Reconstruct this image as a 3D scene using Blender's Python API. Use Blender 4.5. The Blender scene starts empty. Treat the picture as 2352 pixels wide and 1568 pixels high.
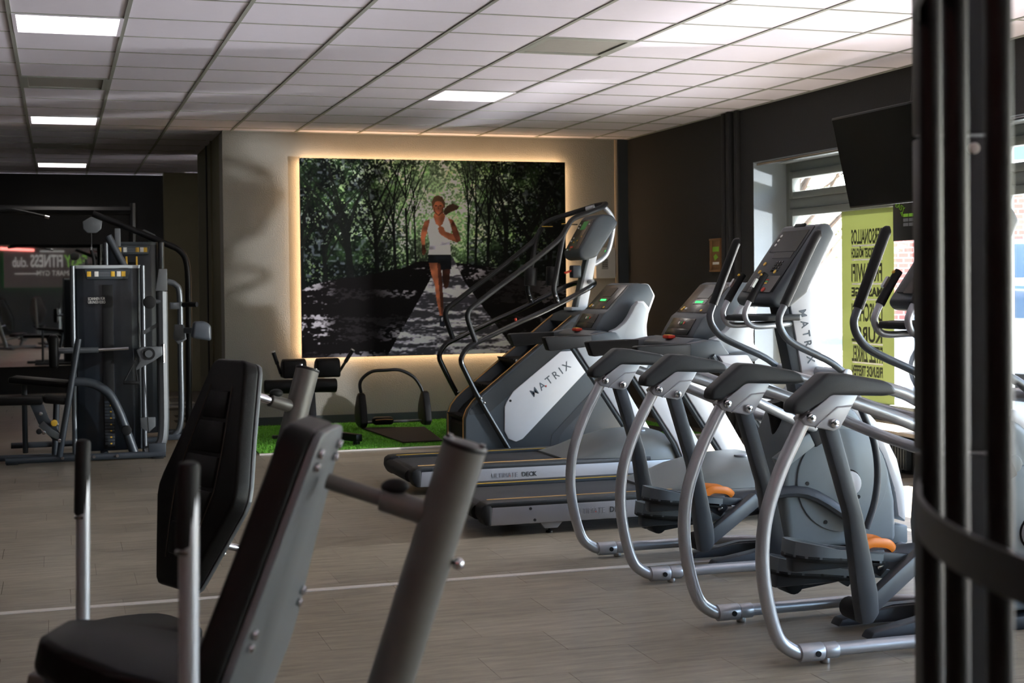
import bpy, bmesh, math, random
import numpy as np
from mathutils import Vector, Matrix

scene = bpy.context.scene
C = scene.collection
random.seed(7)

# ------------------------------------------------------------------ camera
# room axes: X to the right along the picture wall, Y into the room, Z up
YAW, PITCH, ROLL, FPX, CY = 0.308105, -0.018508, 0.010132, 3279.7, 712.1
fwd = Vector((math.sin(YAW) * math.cos(PITCH), math.cos(YAW) * math.cos(PITCH), math.sin(PITCH)))
r0 = Vector((math.cos(YAW), -math.sin(YAW), 0.0))
d0 = fwd.cross(r0)
rgt = r0 * math.cos(ROLL) + d0 * math.sin(ROLL)
dwn = d0 * math.cos(ROLL) - r0 * math.sin(ROLL)
cam_data = bpy.data.cameras.new('camera')
cam = bpy.data.objects.new('camera', cam_data)
C.objects.link(cam)
m = Matrix.Identity(4)
for i in range(3):
    m[i][0], m[i][1], m[i][2] = rgt[i], -dwn[i], -fwd[i]
m[0][3], m[1][3], m[2][3] = 0.0, 0.0, 1.39
cam.matrix_world = m
cam_data.sensor_width = 36.0
cam_data.lens = FPX / 2352.0 * 36.0
cam_data.shift_y = -(784.0 - CY) / 2352.0
cam_data.clip_start = 0.05
cam_data.clip_end = 300
cam_data.dof.use_dof = True
cam_data.dof.focus_distance = 7.0
cam_data.dof.aperture_fstop = 5.6
scene.camera = cam

# ------------------------------------------------------------------ world, sun, exposure
world = bpy.data.worlds.new('sky')
scene.world = world
world.use_nodes = True
wn = world.node_tree
wn.nodes.clear()
sky = wn.nodes.new('ShaderNodeTexSky')
sky.sky_type = 'NISHITA'
sky.sun_disc = False
sky.sun_elevation = math.radians(48)
sky.sun_rotation = math.radians(95)
bg = wn.nodes.new('ShaderNodeBackground')
bg.inputs['Strength'].default_value = 1.15
wo = wn.nodes.new('ShaderNodeOutputWorld')
wn.links.new(sky.outputs[0], bg.inputs[0])
wn.links.new(bg.outputs[0], wo.inputs[0])

sun_data = bpy.data.lights.new('sun', 'SUN')
sun_data.energy = 62.0
sun_data.angle = math.radians(0.6)
sun_data.color = (1.0, 0.965, 0.95)
sun = bpy.data.objects.new('sun', sun_data)
C.objects.link(sun)
sun_dir = Vector((0.60, -0.12, 0.80)).normalized()          # towards the sun
sun.rotation_euler = sun_dir.to_track_quat('Z', 'Y').to_euler()
sun.location = (12, 6, 12)

# added spot lamp standing in for sun glint off an unseen car's windscreen
gl_data = bpy.data.lights.new('added_glint_spot', 'SPOT')
gl_data.energy = 2600.0
gl_data.spot_size = math.radians(80)
gl_data.spot_blend = 0.3
gl_data.shadow_soft_size = 0.13
gl_data.color = (1.0, 0.96, 0.95)
gl = bpy.data.objects.new('added_glint_spot', gl_data)
C.objects.link(gl)
gl.location = (10.40, 6.8, 1.02)
gl.rotation_euler = (Vector(gl.location) - Vector((3.0, 11.5, 2.4))).to_track_quat('Z', 'Y').to_euler()

vs = scene.view_settings
vs.view_transform = 'Standard'
vs.look = 'None'
vs.exposure = 0.7
vs.gamma = 1.0
vs.use_curve_mapping = False
scene.cycles.use_denoising = True
scene.cycles.max_bounces = 10
scene.cycles.diffuse_bounces = 5
scene.cycles.glossy_bounces = 4
scene.cycles.transparent_max_bounces = 12
scene.cycles.sample_clamp_indirect = 6.0
scene.cycles.caustics_reflective = False
scene.cycles.caustics_refractive = False

# ------------------------------------------------------------------ materials
def lin(c):
    out = []
    for v in c[:3]:
        v = v / 255.0
        out.append(v / 12.92 if v <= 0.04045 else ((v + 0.055) / 1.055) ** 2.4)
    return tuple(out) + (1.0,)

M = {}
def mat(name, rgb, rough=0.5, metal=0.0, var=0.0, scale=30.0, bump=0.0, bscale=80.0, emit=0.0, ecol=None, coat=0.0, spec=0.5):
    mt = bpy.data.materials.new(name)
    mt.use_nodes = True
    nt = mt.node_tree
    b = nt.nodes['Principled BSDF']
    col = lin(rgb)
    b.inputs['Base Color'].default_value = col
    b.inputs['Roughness'].default_value = rough
    b.inputs['Metallic'].default_value = metal
    b.inputs['Specular IOR Level'].default_value = spec
    if coat:
        b.inputs['Coat Weight'].default_value = coat
    tc = None
    if var or bump:
        tc = nt.nodes.new('ShaderNodeTexCoord')
    if var:
        nz = nt.nodes.new('ShaderNodeTexNoise')
        nz.inputs['Scale'].default_value = scale
        nz.inputs['Detail'].default_value = 4
        nt.links.new(tc.outputs['Object'], nz.inputs['Vector'])
        mx = nt.nodes.new('ShaderNodeMix'); mx.data_type = 'RGBA'
        mx.inputs[6].default_value = tuple(max(0, c * (1 - var)) for c in col[:3]) + (1,)
        mx.inputs[7].default_value = tuple(min(1, c * (1 + var)) for c in col[:3]) + (1,)
        nt.links.new(nz.outputs['Fac'], mx.inputs[0])
        nt.links.new(mx.outputs[2], b.inputs['Base Color'])
    if bump:
        n2 = nt.nodes.new('ShaderNodeTexNoise')
        n2.inputs['Scale'].default_value = bscale
        n2.inputs['Detail'].default_value = 3
        nt.links.new(tc.outputs['Object'], n2.inputs['Vector'])
        bp = nt.nodes.new('ShaderNodeBump')
        bp.inputs['Strength'].default_value = bump
        bp.inputs['Distance'].default_value = 0.01
        nt.links.new(n2.outputs['Fac'], bp.inputs['Height'])
        nt.links.new(bp.outputs[0], b.inputs['Normal'])
    if emit:
        b.inputs['Emission Color'].default_value = lin(ecol or rgb)
        b.inputs['Emission Strength'].default_value = emit
    M[name] = mt
    return mt

mat('tube_silver', (172, 176, 182), 0.32, 0.55, 0.04, 200)
mat('tube_grey', (98, 103, 108), 0.34, 0.55)
mat('frame_dark', (54, 60, 67), 0.42, 0.15, 0.05, 150)
mat('frame_grey', (92, 96, 99), 0.40, 0.25, 0.05, 120)
mat('post_grey', (96, 94, 90), 0.38, 0.25, 0.05, 90)
mat('plastic_charcoal', (36, 40, 44), 0.48, 0, 0.05, 60, 0.05, 300, spec=0.35)
mat('plastic_slate', (62, 70, 77), 0.45, 0, 0.05, 40)
mat('plastic_grey', (112, 122, 128), 0.42, 0, 0.04, 30)
mat('plastic_lightgrey', (176, 184, 190), 0.38, 0, 0.03, 30)
mat('hood_grey', (112, 117, 116), 0.42, 0, 0.04, 30)
mat('pedal_grey', (88, 98, 105), 0.45, 0, 0.05, 40)
mat('panel_white', (222, 226, 232), 0.30, 0, 0.02, 20)
mat('plate_silver', (158, 162, 169), 0.35, 0.30)
mat('rubber_black', (16, 17, 19), 0.6, 0, 0.1, 90, 0.06, 400, spec=0.3)
mat('grip_black', (18, 19, 21), 0.55, 0, 0.1, 200, 0.10, 500, spec=0.3)
mat('metal_black', (22, 23, 26), 0.22, 0.4, coat=0.3)
mat('metal_black_satin', (24, 25, 27), 0.38, 0.3)
mat('chrome', (205, 207, 210), 0.14, 1.0)
mat('steel', (168, 170, 172), 0.25, 1.0, 0.04, 300)
mat('leather', (19, 18, 18), 0.40, 0, 0.10, 60, 0.10, 350, spec=0.12)
mat('leather_side', (70, 76, 84), 0.42, 0, 0.05, 60)
mat('seam', (60, 50, 38), 0.6)
mat('belt_black', (34, 36, 39), 0.6, 0, 0.08, 300)
mat('yellow', (225, 180, 60), 0.45)
mat('gold_line', (205, 160, 95), 0.45)
mat('orange', (232, 128, 34), 0.45, 0, 0.05, 60)
mat('red', (205, 60, 40), 0.4)
mat('white_print', (225, 225, 222), 0.5)
mat('grey_print', (108, 112, 120), 0.5)
mat('dark_print', (76, 88, 100), 0.5)
mat('black_print', (36, 42, 46), 0.5)
mat('screen_black', (7, 8, 9), 0.22, 0, spec=0.3)
mat('screen_grey', (70, 66, 62), 0.22)
mat('led_green', (40, 210, 90), 0.5, emit=2.0, ecol=(40, 220, 90))
mat('button_green', (70, 150, 80), 0.5)
mat('tile_white', (224, 219, 233), 0.85, 0, 0.02, 12, 0.06, 260)
mat('runner_grey', (150, 152, 146), 0.55, 0.1)
mat('vent_grey', (150, 147, 142), 0.6, 0, 0.06, 20)
mat('wall_plaster', (140, 138, 132), 0.9, 0, 0.04, 6, 0.55, 95)
mat('wall_olive', (112, 108, 86), 0.85, 0, 0.06, 8, 0.25, 90)
mat('wall_black', (20, 20, 21), 0.75, 0, 0.1, 5, 0.15, 90)
mat('wall_charcoal', (29, 29, 31), 0.8, 0, 0.08, 4, 0.2, 90)
mat('reveal_grey', (124, 132, 138), 0.8, 0, 0.04, 6, 0.15, 90)
mat('baseboard_dark', (48, 54, 58), 0.55)
mat('window_frame', (104, 108, 104), 0.45, 0, 0.04, 20)
mat('sill', (176, 160, 140), 0.5, 0, 0.1, 14)
mat('radiator', (34, 40, 44), 0.5)
mat('strip_metal', (222, 216, 208), 0.42, 0.25, 0.08, 60)
mat('mat_black', (40, 35, 31), 0.85, 0, 0.12, 60, 0.1, 200)
mat('wood', (118, 84, 52), 0.5, 0, 0.15, 20)
mat('brick_red', (170, 98, 84), 0.85, 0, 0.18, 9)
mat('mortar', (190, 178, 168), 0.9)
mat('asphalt', (176, 174, 170), 0.9, 0, 0.08, 3)
mat('car_white', (228, 230, 232), 0.25, 0, coat=0.5)
mat('car_glass', (70, 90, 110), 0.08, 0, coat=0.5)
mat('tyre', (28, 28, 30), 0.8)
mat('bark', (88, 72, 60), 0.9, 0, 0.2, 30)
mat('leaf', (150, 160, 110), 0.8, 0, 0.2, 5)
mat('panel_light', (255, 250, 242), 0.6, emit=3.5, ecol=(255, 246, 238))
mat('led_warm', (255, 214, 165), 0.6, emit=9.0, ecol=(255, 210, 160))
mat('led_edge_green', (30, 200, 110), 0.6, emit=3.0, ecol=(20, 200, 95))
mat('led_red', (255, 120, 110), 0.6, emit=1.8, ecol=(255, 128, 118))
mat('green_print', (126, 186, 50), 0.5)
mat('device_white', (196, 192, 186), 0.5)
mat('shroud', (27, 34, 42), 0.34, 0, 0.08, 8)
mat('film_text', (40, 44, 26), 0.8)
mat('cage_black', (30, 29, 28), 0.42, 0.2, 0.06, 40)
mat('cage_tube', (16, 15, 15), 0.42, 0.0, spec=0.25)
mat('cage_panel', (34, 36, 40), 0.45, 0.1)
mat('sign_board', (60, 46, 44), 0.6)
mat('mirror', (215, 218, 218), 0.02, 1.0)

def node_mat(name):
    mt = bpy.data.materials.new(name); mt.use_nodes = True
    nt = mt.node_tree; nt.nodes.clear()
    out = nt.nodes.new('ShaderNodeOutputMaterial')
    M[name] = mt
    return nt, out

# thin clear window glass
nt, out = node_mat('glass')
tr = nt.nodes.new('ShaderNodeBsdfTransparent'); tr.inputs[0].default_value = (0.95, 0.97, 0.97, 1)
gs = nt.nodes.new('ShaderNodeBsdfGlossy'); gs.inputs['Roughness'].default_value = 0.02
lw = nt.nodes.new('ShaderNodeLayerWeight'); lw.inputs[0].default_value = 0.12
mx = nt.nodes.new('ShaderNodeMixShader')
nt.links.new(lw.outputs['Fresnel'], mx.inputs[0]); nt.links.new(tr.outputs[0], mx.inputs[1]); nt.links.new(gs.outputs[0], mx.inputs[2])
nt.links.new(mx.outputs[0], out.inputs[0])

# green see-through window film
nt, out = node_mat('film_green')
tr = nt.nodes.new('ShaderNodeBsdfTransparent'); tr.inputs[0].default_value = lin((190, 190, 150))
df = nt.nodes.new('ShaderNodeBsdfTranslucent'); df.inputs[0].default_value = lin((102, 106, 74))
d2 = nt.nodes.new('ShaderNodeBsdfDiffuse'); d2.inputs[0].default_value = lin((120, 122, 88))
m1 = nt.nodes.new('ShaderNodeMixShader'); m1.inputs[0].default_value = 0.5
m2 = nt.nodes.new('ShaderNodeMixShader'); m2.inputs[0].default_value = 0.86
nt.links.new(df.outputs[0], m1.inputs[1]); nt.links.new(d2.outputs[0], m1.inputs[2])
nt.links.new(tr.outputs[0], m2.inputs[1]); nt.links.new(m1.outputs[0], m2.inputs[2])
nt.links.new(m2.outputs[0], out.inputs[0])

# vinyl floor planks: streaks along X, each plank with its own tone
mt = mat('vinyl', (150, 136, 118), 0.36)
nt = mt.node_tree; b = nt.nodes['Principled BSDF']
tc = nt.nodes.new('ShaderNodeNewGeometry')
mp = nt.nodes.new('ShaderNodeMapping'); mp.inputs['Scale'].default_value = (2.2, 14, 1)
n1 = nt.nodes.new('ShaderNodeTexNoise'); n1.inputs['Scale'].default_value = 2.0; n1.inputs['Detail'].default_value = 8; n1.inputs['Roughness'].default_value = 0.65
n2 = nt.nodes.new('ShaderNodeTexNoise'); n2.inputs['Scale'].default_value = 1.7; n2.inputs['Detail'].default_value = 3
oi = nt.nodes.new('ShaderNodeObjectInfo')
cr = nt.nodes.new('ShaderNodeValToRGB')
cr.color_ramp.elements[0].position = 0.25; cr.color_ramp.elements[0].color = lin((104, 97, 82))
cr.color_ramp.elements[1].position = 0.75; cr.color_ramp.elements[1].color = lin((160, 149, 130))
ad = nt.nodes.new('ShaderNodeMath'); ad.operation = 'MULTIPLY_ADD'; ad.inputs[1].default_value = 0.10; 
a2 = nt.nodes.new('ShaderNodeMath'); a2.operation = 'MULTIPLY_ADD'; a2.inputs[1].default_value = 0.35
nt.links.new(tc.outputs['Position'], mp.inputs[0]); nt.links.new(mp.outputs[0], n1.inputs['Vector'])
nt.links.new(tc.outputs['Position'], n2.inputs['Vector'])
nt.links.new(oi.outputs['Random'], ad.inputs[0]); nt.links.new(n1.outputs['Fac'], ad.inputs[2])
nt.links.new(n2.outputs['Fac'], a2.inputs[0]); nt.links.new(ad.outputs[0], a2.inputs[2])
sb = nt.nodes.new('ShaderNodeMath'); sb.operation = 'SUBTRACT'; sb.inputs[1].default_value = 0.22
nt.links.new(a2.outputs[0], sb.inputs[0]); nt.links.new(sb.outputs[0], cr.inputs[0]); nt.links.new(cr.outputs[0], b.inputs['Base Color'])
mat('vinyl_joint', (74, 66, 56), 0.8)

# artificial turf
mt = mat('turf_base', (70, 128, 36), 0.95, 0, 0.3, 60)
mat('turf_blade', (112, 180, 56), 0.85, 0, 0.25, 3)

# poster print
mt = mat('poster_print', (120, 120, 120), 0.55, spec=0.08)
nt = mt.node_tree
ca = nt.nodes.new('ShaderNodeVertexColor'); ca.layer_name = 'print'
nt.links.new(ca.outputs[0], nt.nodes['Principled BSDF'].inputs['Base Color'])

# ------------------------------------------------------------------ mesh helpers
def crom(pts, n=6):
    """smooth Catmull-Rom curve through the points"""
    P = [Vector(p) for p in pts]
    P = [P[0] * 2 - P[1]] + P + [P[-1] * 2 - P[-2]]
    out = []
    for i in range(1, len(P) - 2):
        a, b, c, d = P[i - 1], P[i], P[i + 1], P[i + 2]
        for k in range(n):
            t = k / n
            out.append(0.5 * ((2 * b) + (c - a) * t + (2 * a - 5 * b + 4 * c - d) * t * t + (3 * b - a - 3 * c + d) * t ** 3))
    out.append(P[-2])
    return out

def fillet(pts, r=0.05, n=5):
    """polyline with rounded corners"""
    P = [Vector(p) for p in pts]
    out = [P[0]]
    for i in range(1, len(P) - 1):
        a, b, c = P[i - 1], P[i], P[i + 1]
        u, v = (a - b), (c - b)
        q = min(r, u.length * 0.49, v.length * 0.49)
        s, e = b + u.normalized() * q, b + v.normalized() * q
        for k in range(n + 1):
            t = k / n
            out.append(s * (1 - t) ** 2 + b * 2 * t * (1 - t) + e * t * t)
    out.append(P[-1])
    return out

class MB:
    def __init__(self):
        self.v = []; self.f = []
    def add(self, verts, faces):
        o = len(self.v)
        self.v += [tuple(v) for v in verts]
        self.f += [tuple(i + o for i in f) for f in faces]
        return self
    def from_bm(self, bm):
        bm.verts.index_update()
        self.add([v.co for v in bm.verts], [[v.index for v in f.verts] for f in bm.faces])
        bm.free()
        return self
    def box(self, c, s, rot=None, bev=0.0, seg=2):
        bm = bmesh.new()
        mtx = Matrix.Translation(Vector(c)) @ (rot.to_4x4() if rot is not None else Matrix.Identity(4)) @ Matrix.Diagonal((s[0], s[1], s[2], 1))
        if bev:
            bmesh.ops.create_cube(bm, size=1, matrix=Matrix.Diagonal((s[0], s[1], s[2], 1)))
            bmesh.ops.bevel(bm, geom=list(bm.edges), offset=min(bev, min(s) * 0.45), segments=seg, affect='EDGES', profile=0.5)
            bm.transform(Matrix.Translation(Vector(c)) @ (rot.to_4x4() if rot is not None else Matrix.Identity(4)))
        else:
            bmesh.ops.create_cube(bm, size=1, matrix=mtx)
        return self.from_bm(bm)
    def beam(self, a, b, w, h, bev=0.0, up=(0, 0, 1)):
        """box from a to b, w sideways and h in the up direction"""
        a, b = Vector(a), Vector(b)
        x = (b - a).normalized(); u = Vector(up)
        y = u.cross(x)
        if y.length < 1e-4:
            y = Vector((0, 1, 0)).cross(x)
        y.normalize(); z = x.cross(y)
        rot = Matrix((x, y, z)).transposed()
        return self.box((a + b) / 2, ((b - a).length, w, h), rot, bev)
    def cyl(self, a, b, r, r2=None, seg=16, bev=0.0):
        a, b = Vector(a), Vector(b)
        r2 = r if r2 is None else r2
        x = (b - a).normalized()
        y = x.orthogonal().normalized(); z = x.cross(y)
        L = (b - a).length
        if bev:
            st = [(0, max(r - bev, 1e-4)), (bev * .3, r - bev * .3), (bev, r), (L - bev, r2), (L - bev * .3, r2 - bev * .3), (L, max(r2 - bev, 1e-4))]
        else:
            st = [(0, r), (L, r2)]
        vs, fs = [], []
        for s, rr in st:
            for k in range(seg):
                t = 2 * math.pi * k / seg
                vs.append(a + x * s + (y * math.cos(t) + z * math.sin(t)) * rr)
        for i in range(len(st) - 1):
            for k in range(seg):
                k2 = (k + 1) % seg
                fs.append((i * seg + k, i * seg + k2, (i + 1) * seg + k2, (i + 1) * seg + k))
        fs.append(tuple(range(seg - 1, -1, -1)))
        fs.append(tuple((len(st) - 1) * seg + k for k in range(seg)))
        return self.add(vs, fs)
    def tube(self, pts, r, seg=12, sx=1.0, r_end=None, closed=False, up=None):
        P = [Vector(p) for p in pts]
        n = len(P)
        tang = []
        for i in range(n):
            if closed:
                t = P[(i + 1) % n] - P[i - 1]
            else:
                t = P[min(i + 1, n - 1)] - P[max(i - 1, 0)]
            tang.append(t.normalized())
        nrm = Vector(up) if up else tang[0].orthogonal()
        nrm = (nrm - tang[0] * nrm.dot(tang[0])).normalized()
        vs, fs = [], []
        for i in range(n):
            nrm = (nrm - tang[i] * nrm.dot(tang[i]))
            nrm = nrm.normalized() if nrm.length > 1e-6 else tang[i].orthogonal().normalized()
            bn = tang[i].cross(nrm)
            rr = r if r_end is None else r + (r_end - r) * i / (n - 1)
            for k in range(seg):
                a = 2 * math.pi * k / seg
                vs.append(P[i] + nrm * (rr * sx * math.cos(a)) + bn * (rr * math.sin(a)))
        m_ = n if closed else n - 1
        for i in range(m_):
            j = (i + 1) % n
            for k in range(seg):
                k2 = (k + 1) % seg
                fs.append((i * seg + k, i * seg + k2, j * seg + k2, j * seg + k))
        if not closed:
            fs.append(tuple(range(seg - 1, -1, -1)))
            fs.append(tuple((n - 1) * seg + k for k in range(seg)))
        return self.add(vs, fs)
    def prism(self, poly, y0, y1, bev=0.0, axes='xz', seg=2):
        """closed outline swept along the third axis"""
        bm = bmesh.new()
        def P(p, y):
            if axes == 'xz': return (p[0], y, p[1])
            if axes == 'yz': return (y, p[0], p[1])
            return (p[0], p[1], y)
        a = [bm.verts.new(P(p, y0)) for p in poly]
        b = [bm.verts.new(P(p, y1)) for p in poly]
        n = len(poly)
        bm.faces.new(a); bm.faces.new(list(reversed(b)))
        for i in range(n):
            bm.faces.new((a[i], b[i], b[(i + 1) % n], a[(i + 1) % n]))
        bmesh.ops.recalc_face_normals(bm, faces=list(bm.faces))
        if bev:
            bmesh.ops.bevel(bm, geom=list(bm.edges), offset=bev, segments=seg, affect='EDGES', profile=0.5, clamp_overlap=True)
        return self.from_bm(bm)
    def ball(self, c, r, sc=(1, 1, 1), seg=14, rings=8):
        bm = bmesh.new()
        bmesh.ops.create_uvsphere(bm, u_segments=seg, v_segments=rings, radius=r, matrix=Matrix.Translation(Vector(c)) @ Matrix.Diagonal((sc[0], sc[1], sc[2], 1)))
        return self.from_bm(bm)
    def quad(self, a, b, c, d):
        return self.add([a, b, c, d], [(0, 1, 2, 3)])
    def xform(self, mtx):
        self.v = [tuple(mtx @ Vector(v)) for v in self.v]
        return self
    def build(self, name, material, parent=None, smooth=35, label=None):
        me = bpy.data.meshes.new(name)
        me.from_pydata(self.v, [], self.f)
        me.materials.append(M[material])
        if smooth:
            me.shade_smooth()
            me.set_sharp_from_angle(angle=math.radians(smooth))
        me.update()
        o = bpy.data.objects.new(name, me)
        C.objects.link(o)
        if parent is not None:
            o.parent = parent
        if label:
            o['label'] = label
        return o

def thing(name, label, cat, loc=(0, 0, 0), rz=0.0, group=None):
    o = bpy.data.objects.new(name, None)
    o.empty_display_size = 0.1
    C.objects.link(o)
    o.location = loc; o.rotation_euler = (0, 0, rz)
    return tag(o, label, cat, group)

def tag(o, label, cat, group=None):
    o['label'] = label; o['category'] = cat
    if group: o['group'] = group
    return o

def struct(o):
    o['kind'] = 'structure'
    return o

def kids(o):
    return [c for c in bpy.data.objects if c.parent == o]

def copy_tree(o, parent=None):
    c = o.copy(); C.objects.link(c)
    c.parent = parent
    for ch in kids(o):
        copy_tree(ch, c)
    return c

def text(name, s, size, material, parent, origin, xdir, ydir, spacing=1.0, sx=1.0, depth=0.0008, align='LEFT', shear=0.0, bold=0.0):
    """flat lettering lying on a surface: xdir reads along the line, ydir up the letters"""
    cu = bpy.data.curves.new(name, 'FONT')
    cu.body = s; cu.size = size; cu.space_character = spacing; cu.align_x = align
    cu.extrude = depth; cu.shear = shear; cu.offset = bold; cu.resolution_u = 3
    tmp = bpy.data.objects.new(name, cu); C.objects.link(tmp)
    dg = bpy.context.evaluated_depsgraph_get()
    me = bpy.data.meshes.new_from_object(tmp.evaluated_get(dg))
    bpy.data.objects.remove(tmp); bpy.data.curves.remove(cu)
    x = Vector(xdir).normalized(); y = Vector(ydir); y = (y - x * y.dot(x)).normalized(); z = x.cross(y)
    mt = Matrix((x, y, z)).transposed().to_4x4()
    mt.translation = Vector(origin)
    me.transform(mt @ Matrix.Diagonal((sx, 1, 1, 1)))
    me.materials.clear(); me.materials.append(M[material])
    o = bpy.data.objects.new(name, me); C.objects.link(o)
    o.parent = parent
    return o

# ------------------------------------------------------------------ the room
H = 2.912                     # ceiling height
XW = 5.82                     # inner face of the window wall
YB = 14.2                     # picture wall
XL, YN, YF = -7.0, -14.0, 20.0

def in_view(x, y, pad=0.0):
    t = math.atan2(x, y)
    return y > 0 and (YAW - 0.352 - pad) < t < (YAW + 0.352 + pad)

# floor: slab with the planks as its pieces
floor = struct(MB().box(((XL + XW) / 2, (YN + YF) / 2, -0.06), (XW - XL, YF - YN, 0.11)).build('floor', 'vinyl_joint', smooth=0))
PW, PD, GAP = 0.6, 0.3, 0.0016
plank_mb = MB().box((PW / 2, PD / 2, -0.0025), (PW - GAP, PD - GAP, 0.005))
def plank_rows():
    n = 0
    y = 5.38 - 65 * PD
    while y < YF:
        off = -0.22 + (0.36 * n) % 0.6 + random.uniform(-0.05, 0.05)
        x = off - 12 * PW
        while x < XW:
            yield x, y
            x += PW
        y += PD; n += 1
cells = []
for x, y in plank_rows():
    if x < XL or x + PW > XW or y < YN or y + PD > YF: continue
    if x > 1.0 and y + PD / 2 > 14.3: continue
    if x > 1.7 and 12.1 < y < 14.3: continue          # under the turf
    cx, cy = x + PW / 2, y + PD / 2
    cells.append((math.hypot(cx, cy) if (in_view(cx, cy, 0.03) and cy > 4.6) else 1e6, x, y))
cells.sort()
first = None
for d, x, y in cells[:300]:
    if first is None:
        o = plank_mb.build('plank', 'vinyl', floor, smooth=0); first = o
    else:
        o = first.copy(); C.objects.link(o)
    o.location = (x, y, 0)
rest = MB()
for d, x, y in cells[300:]:
    rest.add([(x + GAP, y + GAP, 0), (x + PW - GAP, y + GAP, 0), (x + PW - GAP, y + PD - GAP, 0), (x + GAP, y + PD - GAP, 0)], [(0, 1, 2, 3)])
ro = rest.build('plank_field', 'vinyl', floor, smooth=0); ro['kind'] = 'stuff'
struct(MB().box(((XL + XW) / 2, 6.465, 0.0025), (XW - XL, 0.045, 0.005), bev=0.001).build('trim_1', 'strip_metal', smooth=0))
struct(MB().box(((1.56 + XW) / 2, 11.80, 0.007), (XW - 1.56, 0.03, 0.014), bev=0.003).build('trim_2', 'strip_metal', smooth=0))

# artificial turf along the picture wall
tb = MB().box(((1.57 + 5.60) / 2, (11.815 + 14.18) / 2, 0.004), (4.03, 2.365, 0.008))
turf = tb.build('turf_strip', 'turf_base', smooth=0)
tag(turf, 'bright green artificial turf strip along the foot of the picture wall', 'turf'); turf['kind'] = 'stuff'
rng = np.random.default_rng(3)
N = 60000
bx = rng.uniform(1.58, 5.58, N); by = rng.uniform(11.83, 14.17, N)
ang = rng.uniform(0, 2 * np.pi, N); hh = rng.uniform(0.006, 0.016, N); w = 0.004
lean = rng.uniform(-0.010, 0.010, (N, 2))
vv = np.zeros((N * 3, 3))
vv[0::3] = np.stack([bx - w * np.cos(ang), by - w * np.sin(ang), np.full(N, 0.006)], 1)
vv[1::3] = np.stack([bx + w * np.cos(ang), by + w * np.sin(ang), np.full(N, 0.006)], 1)
vv[2::3] = np.stack([bx + lean[:, 0], by + lean[:, 1], 0.008 + hh], 1)
me = bpy.data.meshes.new('turf_blades')
me.vertices.add(N * 3); me.vertices.foreach_set('co', vv.ravel())
me.loops.add(N * 3); me.loops.foreach_set('vertex_index', np.arange(N * 3, dtype=np.int32))
me.polygons.add(N); me.polygons.foreach_set('loop_start', np.arange(0, N * 3, 3, dtype=np.int32)); me.polygons.foreach_set('loop_total', np.full(N, 3, dtype=np.int32))
me.materials.append(M['turf_blade']); me.update()
tbl = bpy.data.objects.new('turf_blades', me); C.objects.link(tbl); tbl.parent = turf; tbl['kind'] = 'stuff'

# ceiling: slab, mineral tiles, exposed tee grid
ceiling = struct(MB().box(((XL + XW) / 2, (YN + YF) / 2, H + 0.10), (XW - XL + 0.8, YF - YN + 0.8, 0.14)).build('ceiling', 'tile_white', smooth=0))
TX0, TX, TY0, TY = 0.395, 0.626, 8.385, 0.617
special = {}                       # (col,row) -> light / vent
for cr_ in ((-1, 0), (-1, 8), (-1, 16), (4, 4)): special[cr_] = 'light'
for cr_ in ((-1, 4), (-1, 12), (4, 0)): special[cr_] = 'vent'
tile_mb = MB().box((0, 0, 0.008), (TX - 0.010, TY - 0.010, 0.016), bev=0.003, seg=1)
ft = None
for c in range(-3, 9):
    for r in range(-6, 19):
        x0, x1 = TX0 + c * TX, TX0 + (c + 1) * TX
        y0, y1 = TY0 + r * TY, TY0 + (r + 1) * TY
        if (c, r) in special: continue
        if x0 > 1.5 and y0 > YB - 0.02: continue
        cl = False
        if x1 > XW: x1 = XW - 0.002; cl = True
        if x0 > 1.5 and y1 > YB: y1 = YB - 0.002; cl = True
        if y1 > YF: y1 = YF - 0.002; cl = True
        if x1 - x0 < 0.05 or y1 - y0 < 0.05: continue
        if not in_view((x0 + x1) / 2, (y0 + y1) / 2, 0.06): continue
        if cl:
            MB().box(((x0 + x1) / 2, (y0 + y1) / 2, H + 0.014), (x1 - x0 - 0.01, y1 - y0 - 0.01, 0.016), bev=0.003, seg=1).build('ceiling_tile', 'tile_white', ceiling, smooth=0)
            continue
        if ft is None:
            o = tile_mb.build('ceiling_tile', 'tile_white', ceiling, smooth=0); ft = o
        else:
            o = ft.copy(); C.objects.link(o)
        o.location = ((x0 + x1) / 2, (y0 + y1) / 2, H + 0.006)
for c in range(-3, 9):
    x = TX0 + c * TX
    ye = YB if x > 1.5 else YF
    MB().box((x, (2 + ye) / 2, H + 0.006), (0.024, ye - 2, 0.012)).build('main_runner', 'runner_grey', ceiling, smooth=0)
for r in range(-6, 19):
    y = TY0 + r * TY
    xe = XW if y < YB else 1.5
    MB().box(((-2.1 + xe) / 2, y, H + 0.0075), (xe + 2.1, 0.018, 0.010)).build('cross_tee', 'runner_grey', ceiling, smooth=0)
MB().box(((1.56 + XW) / 2, YB - 0.012, H + 0.004), (XW - 1.56, 0.024, 0.012)).build('edge_trim', 'runner_grey', ceiling, smooth=0)
MB().box((XW - 0.012, 8.0, H + 0.004), (0.024, 12.4, 0.012)).build('edge_trim', 'runner_grey', ceiling, smooth=0)

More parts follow.
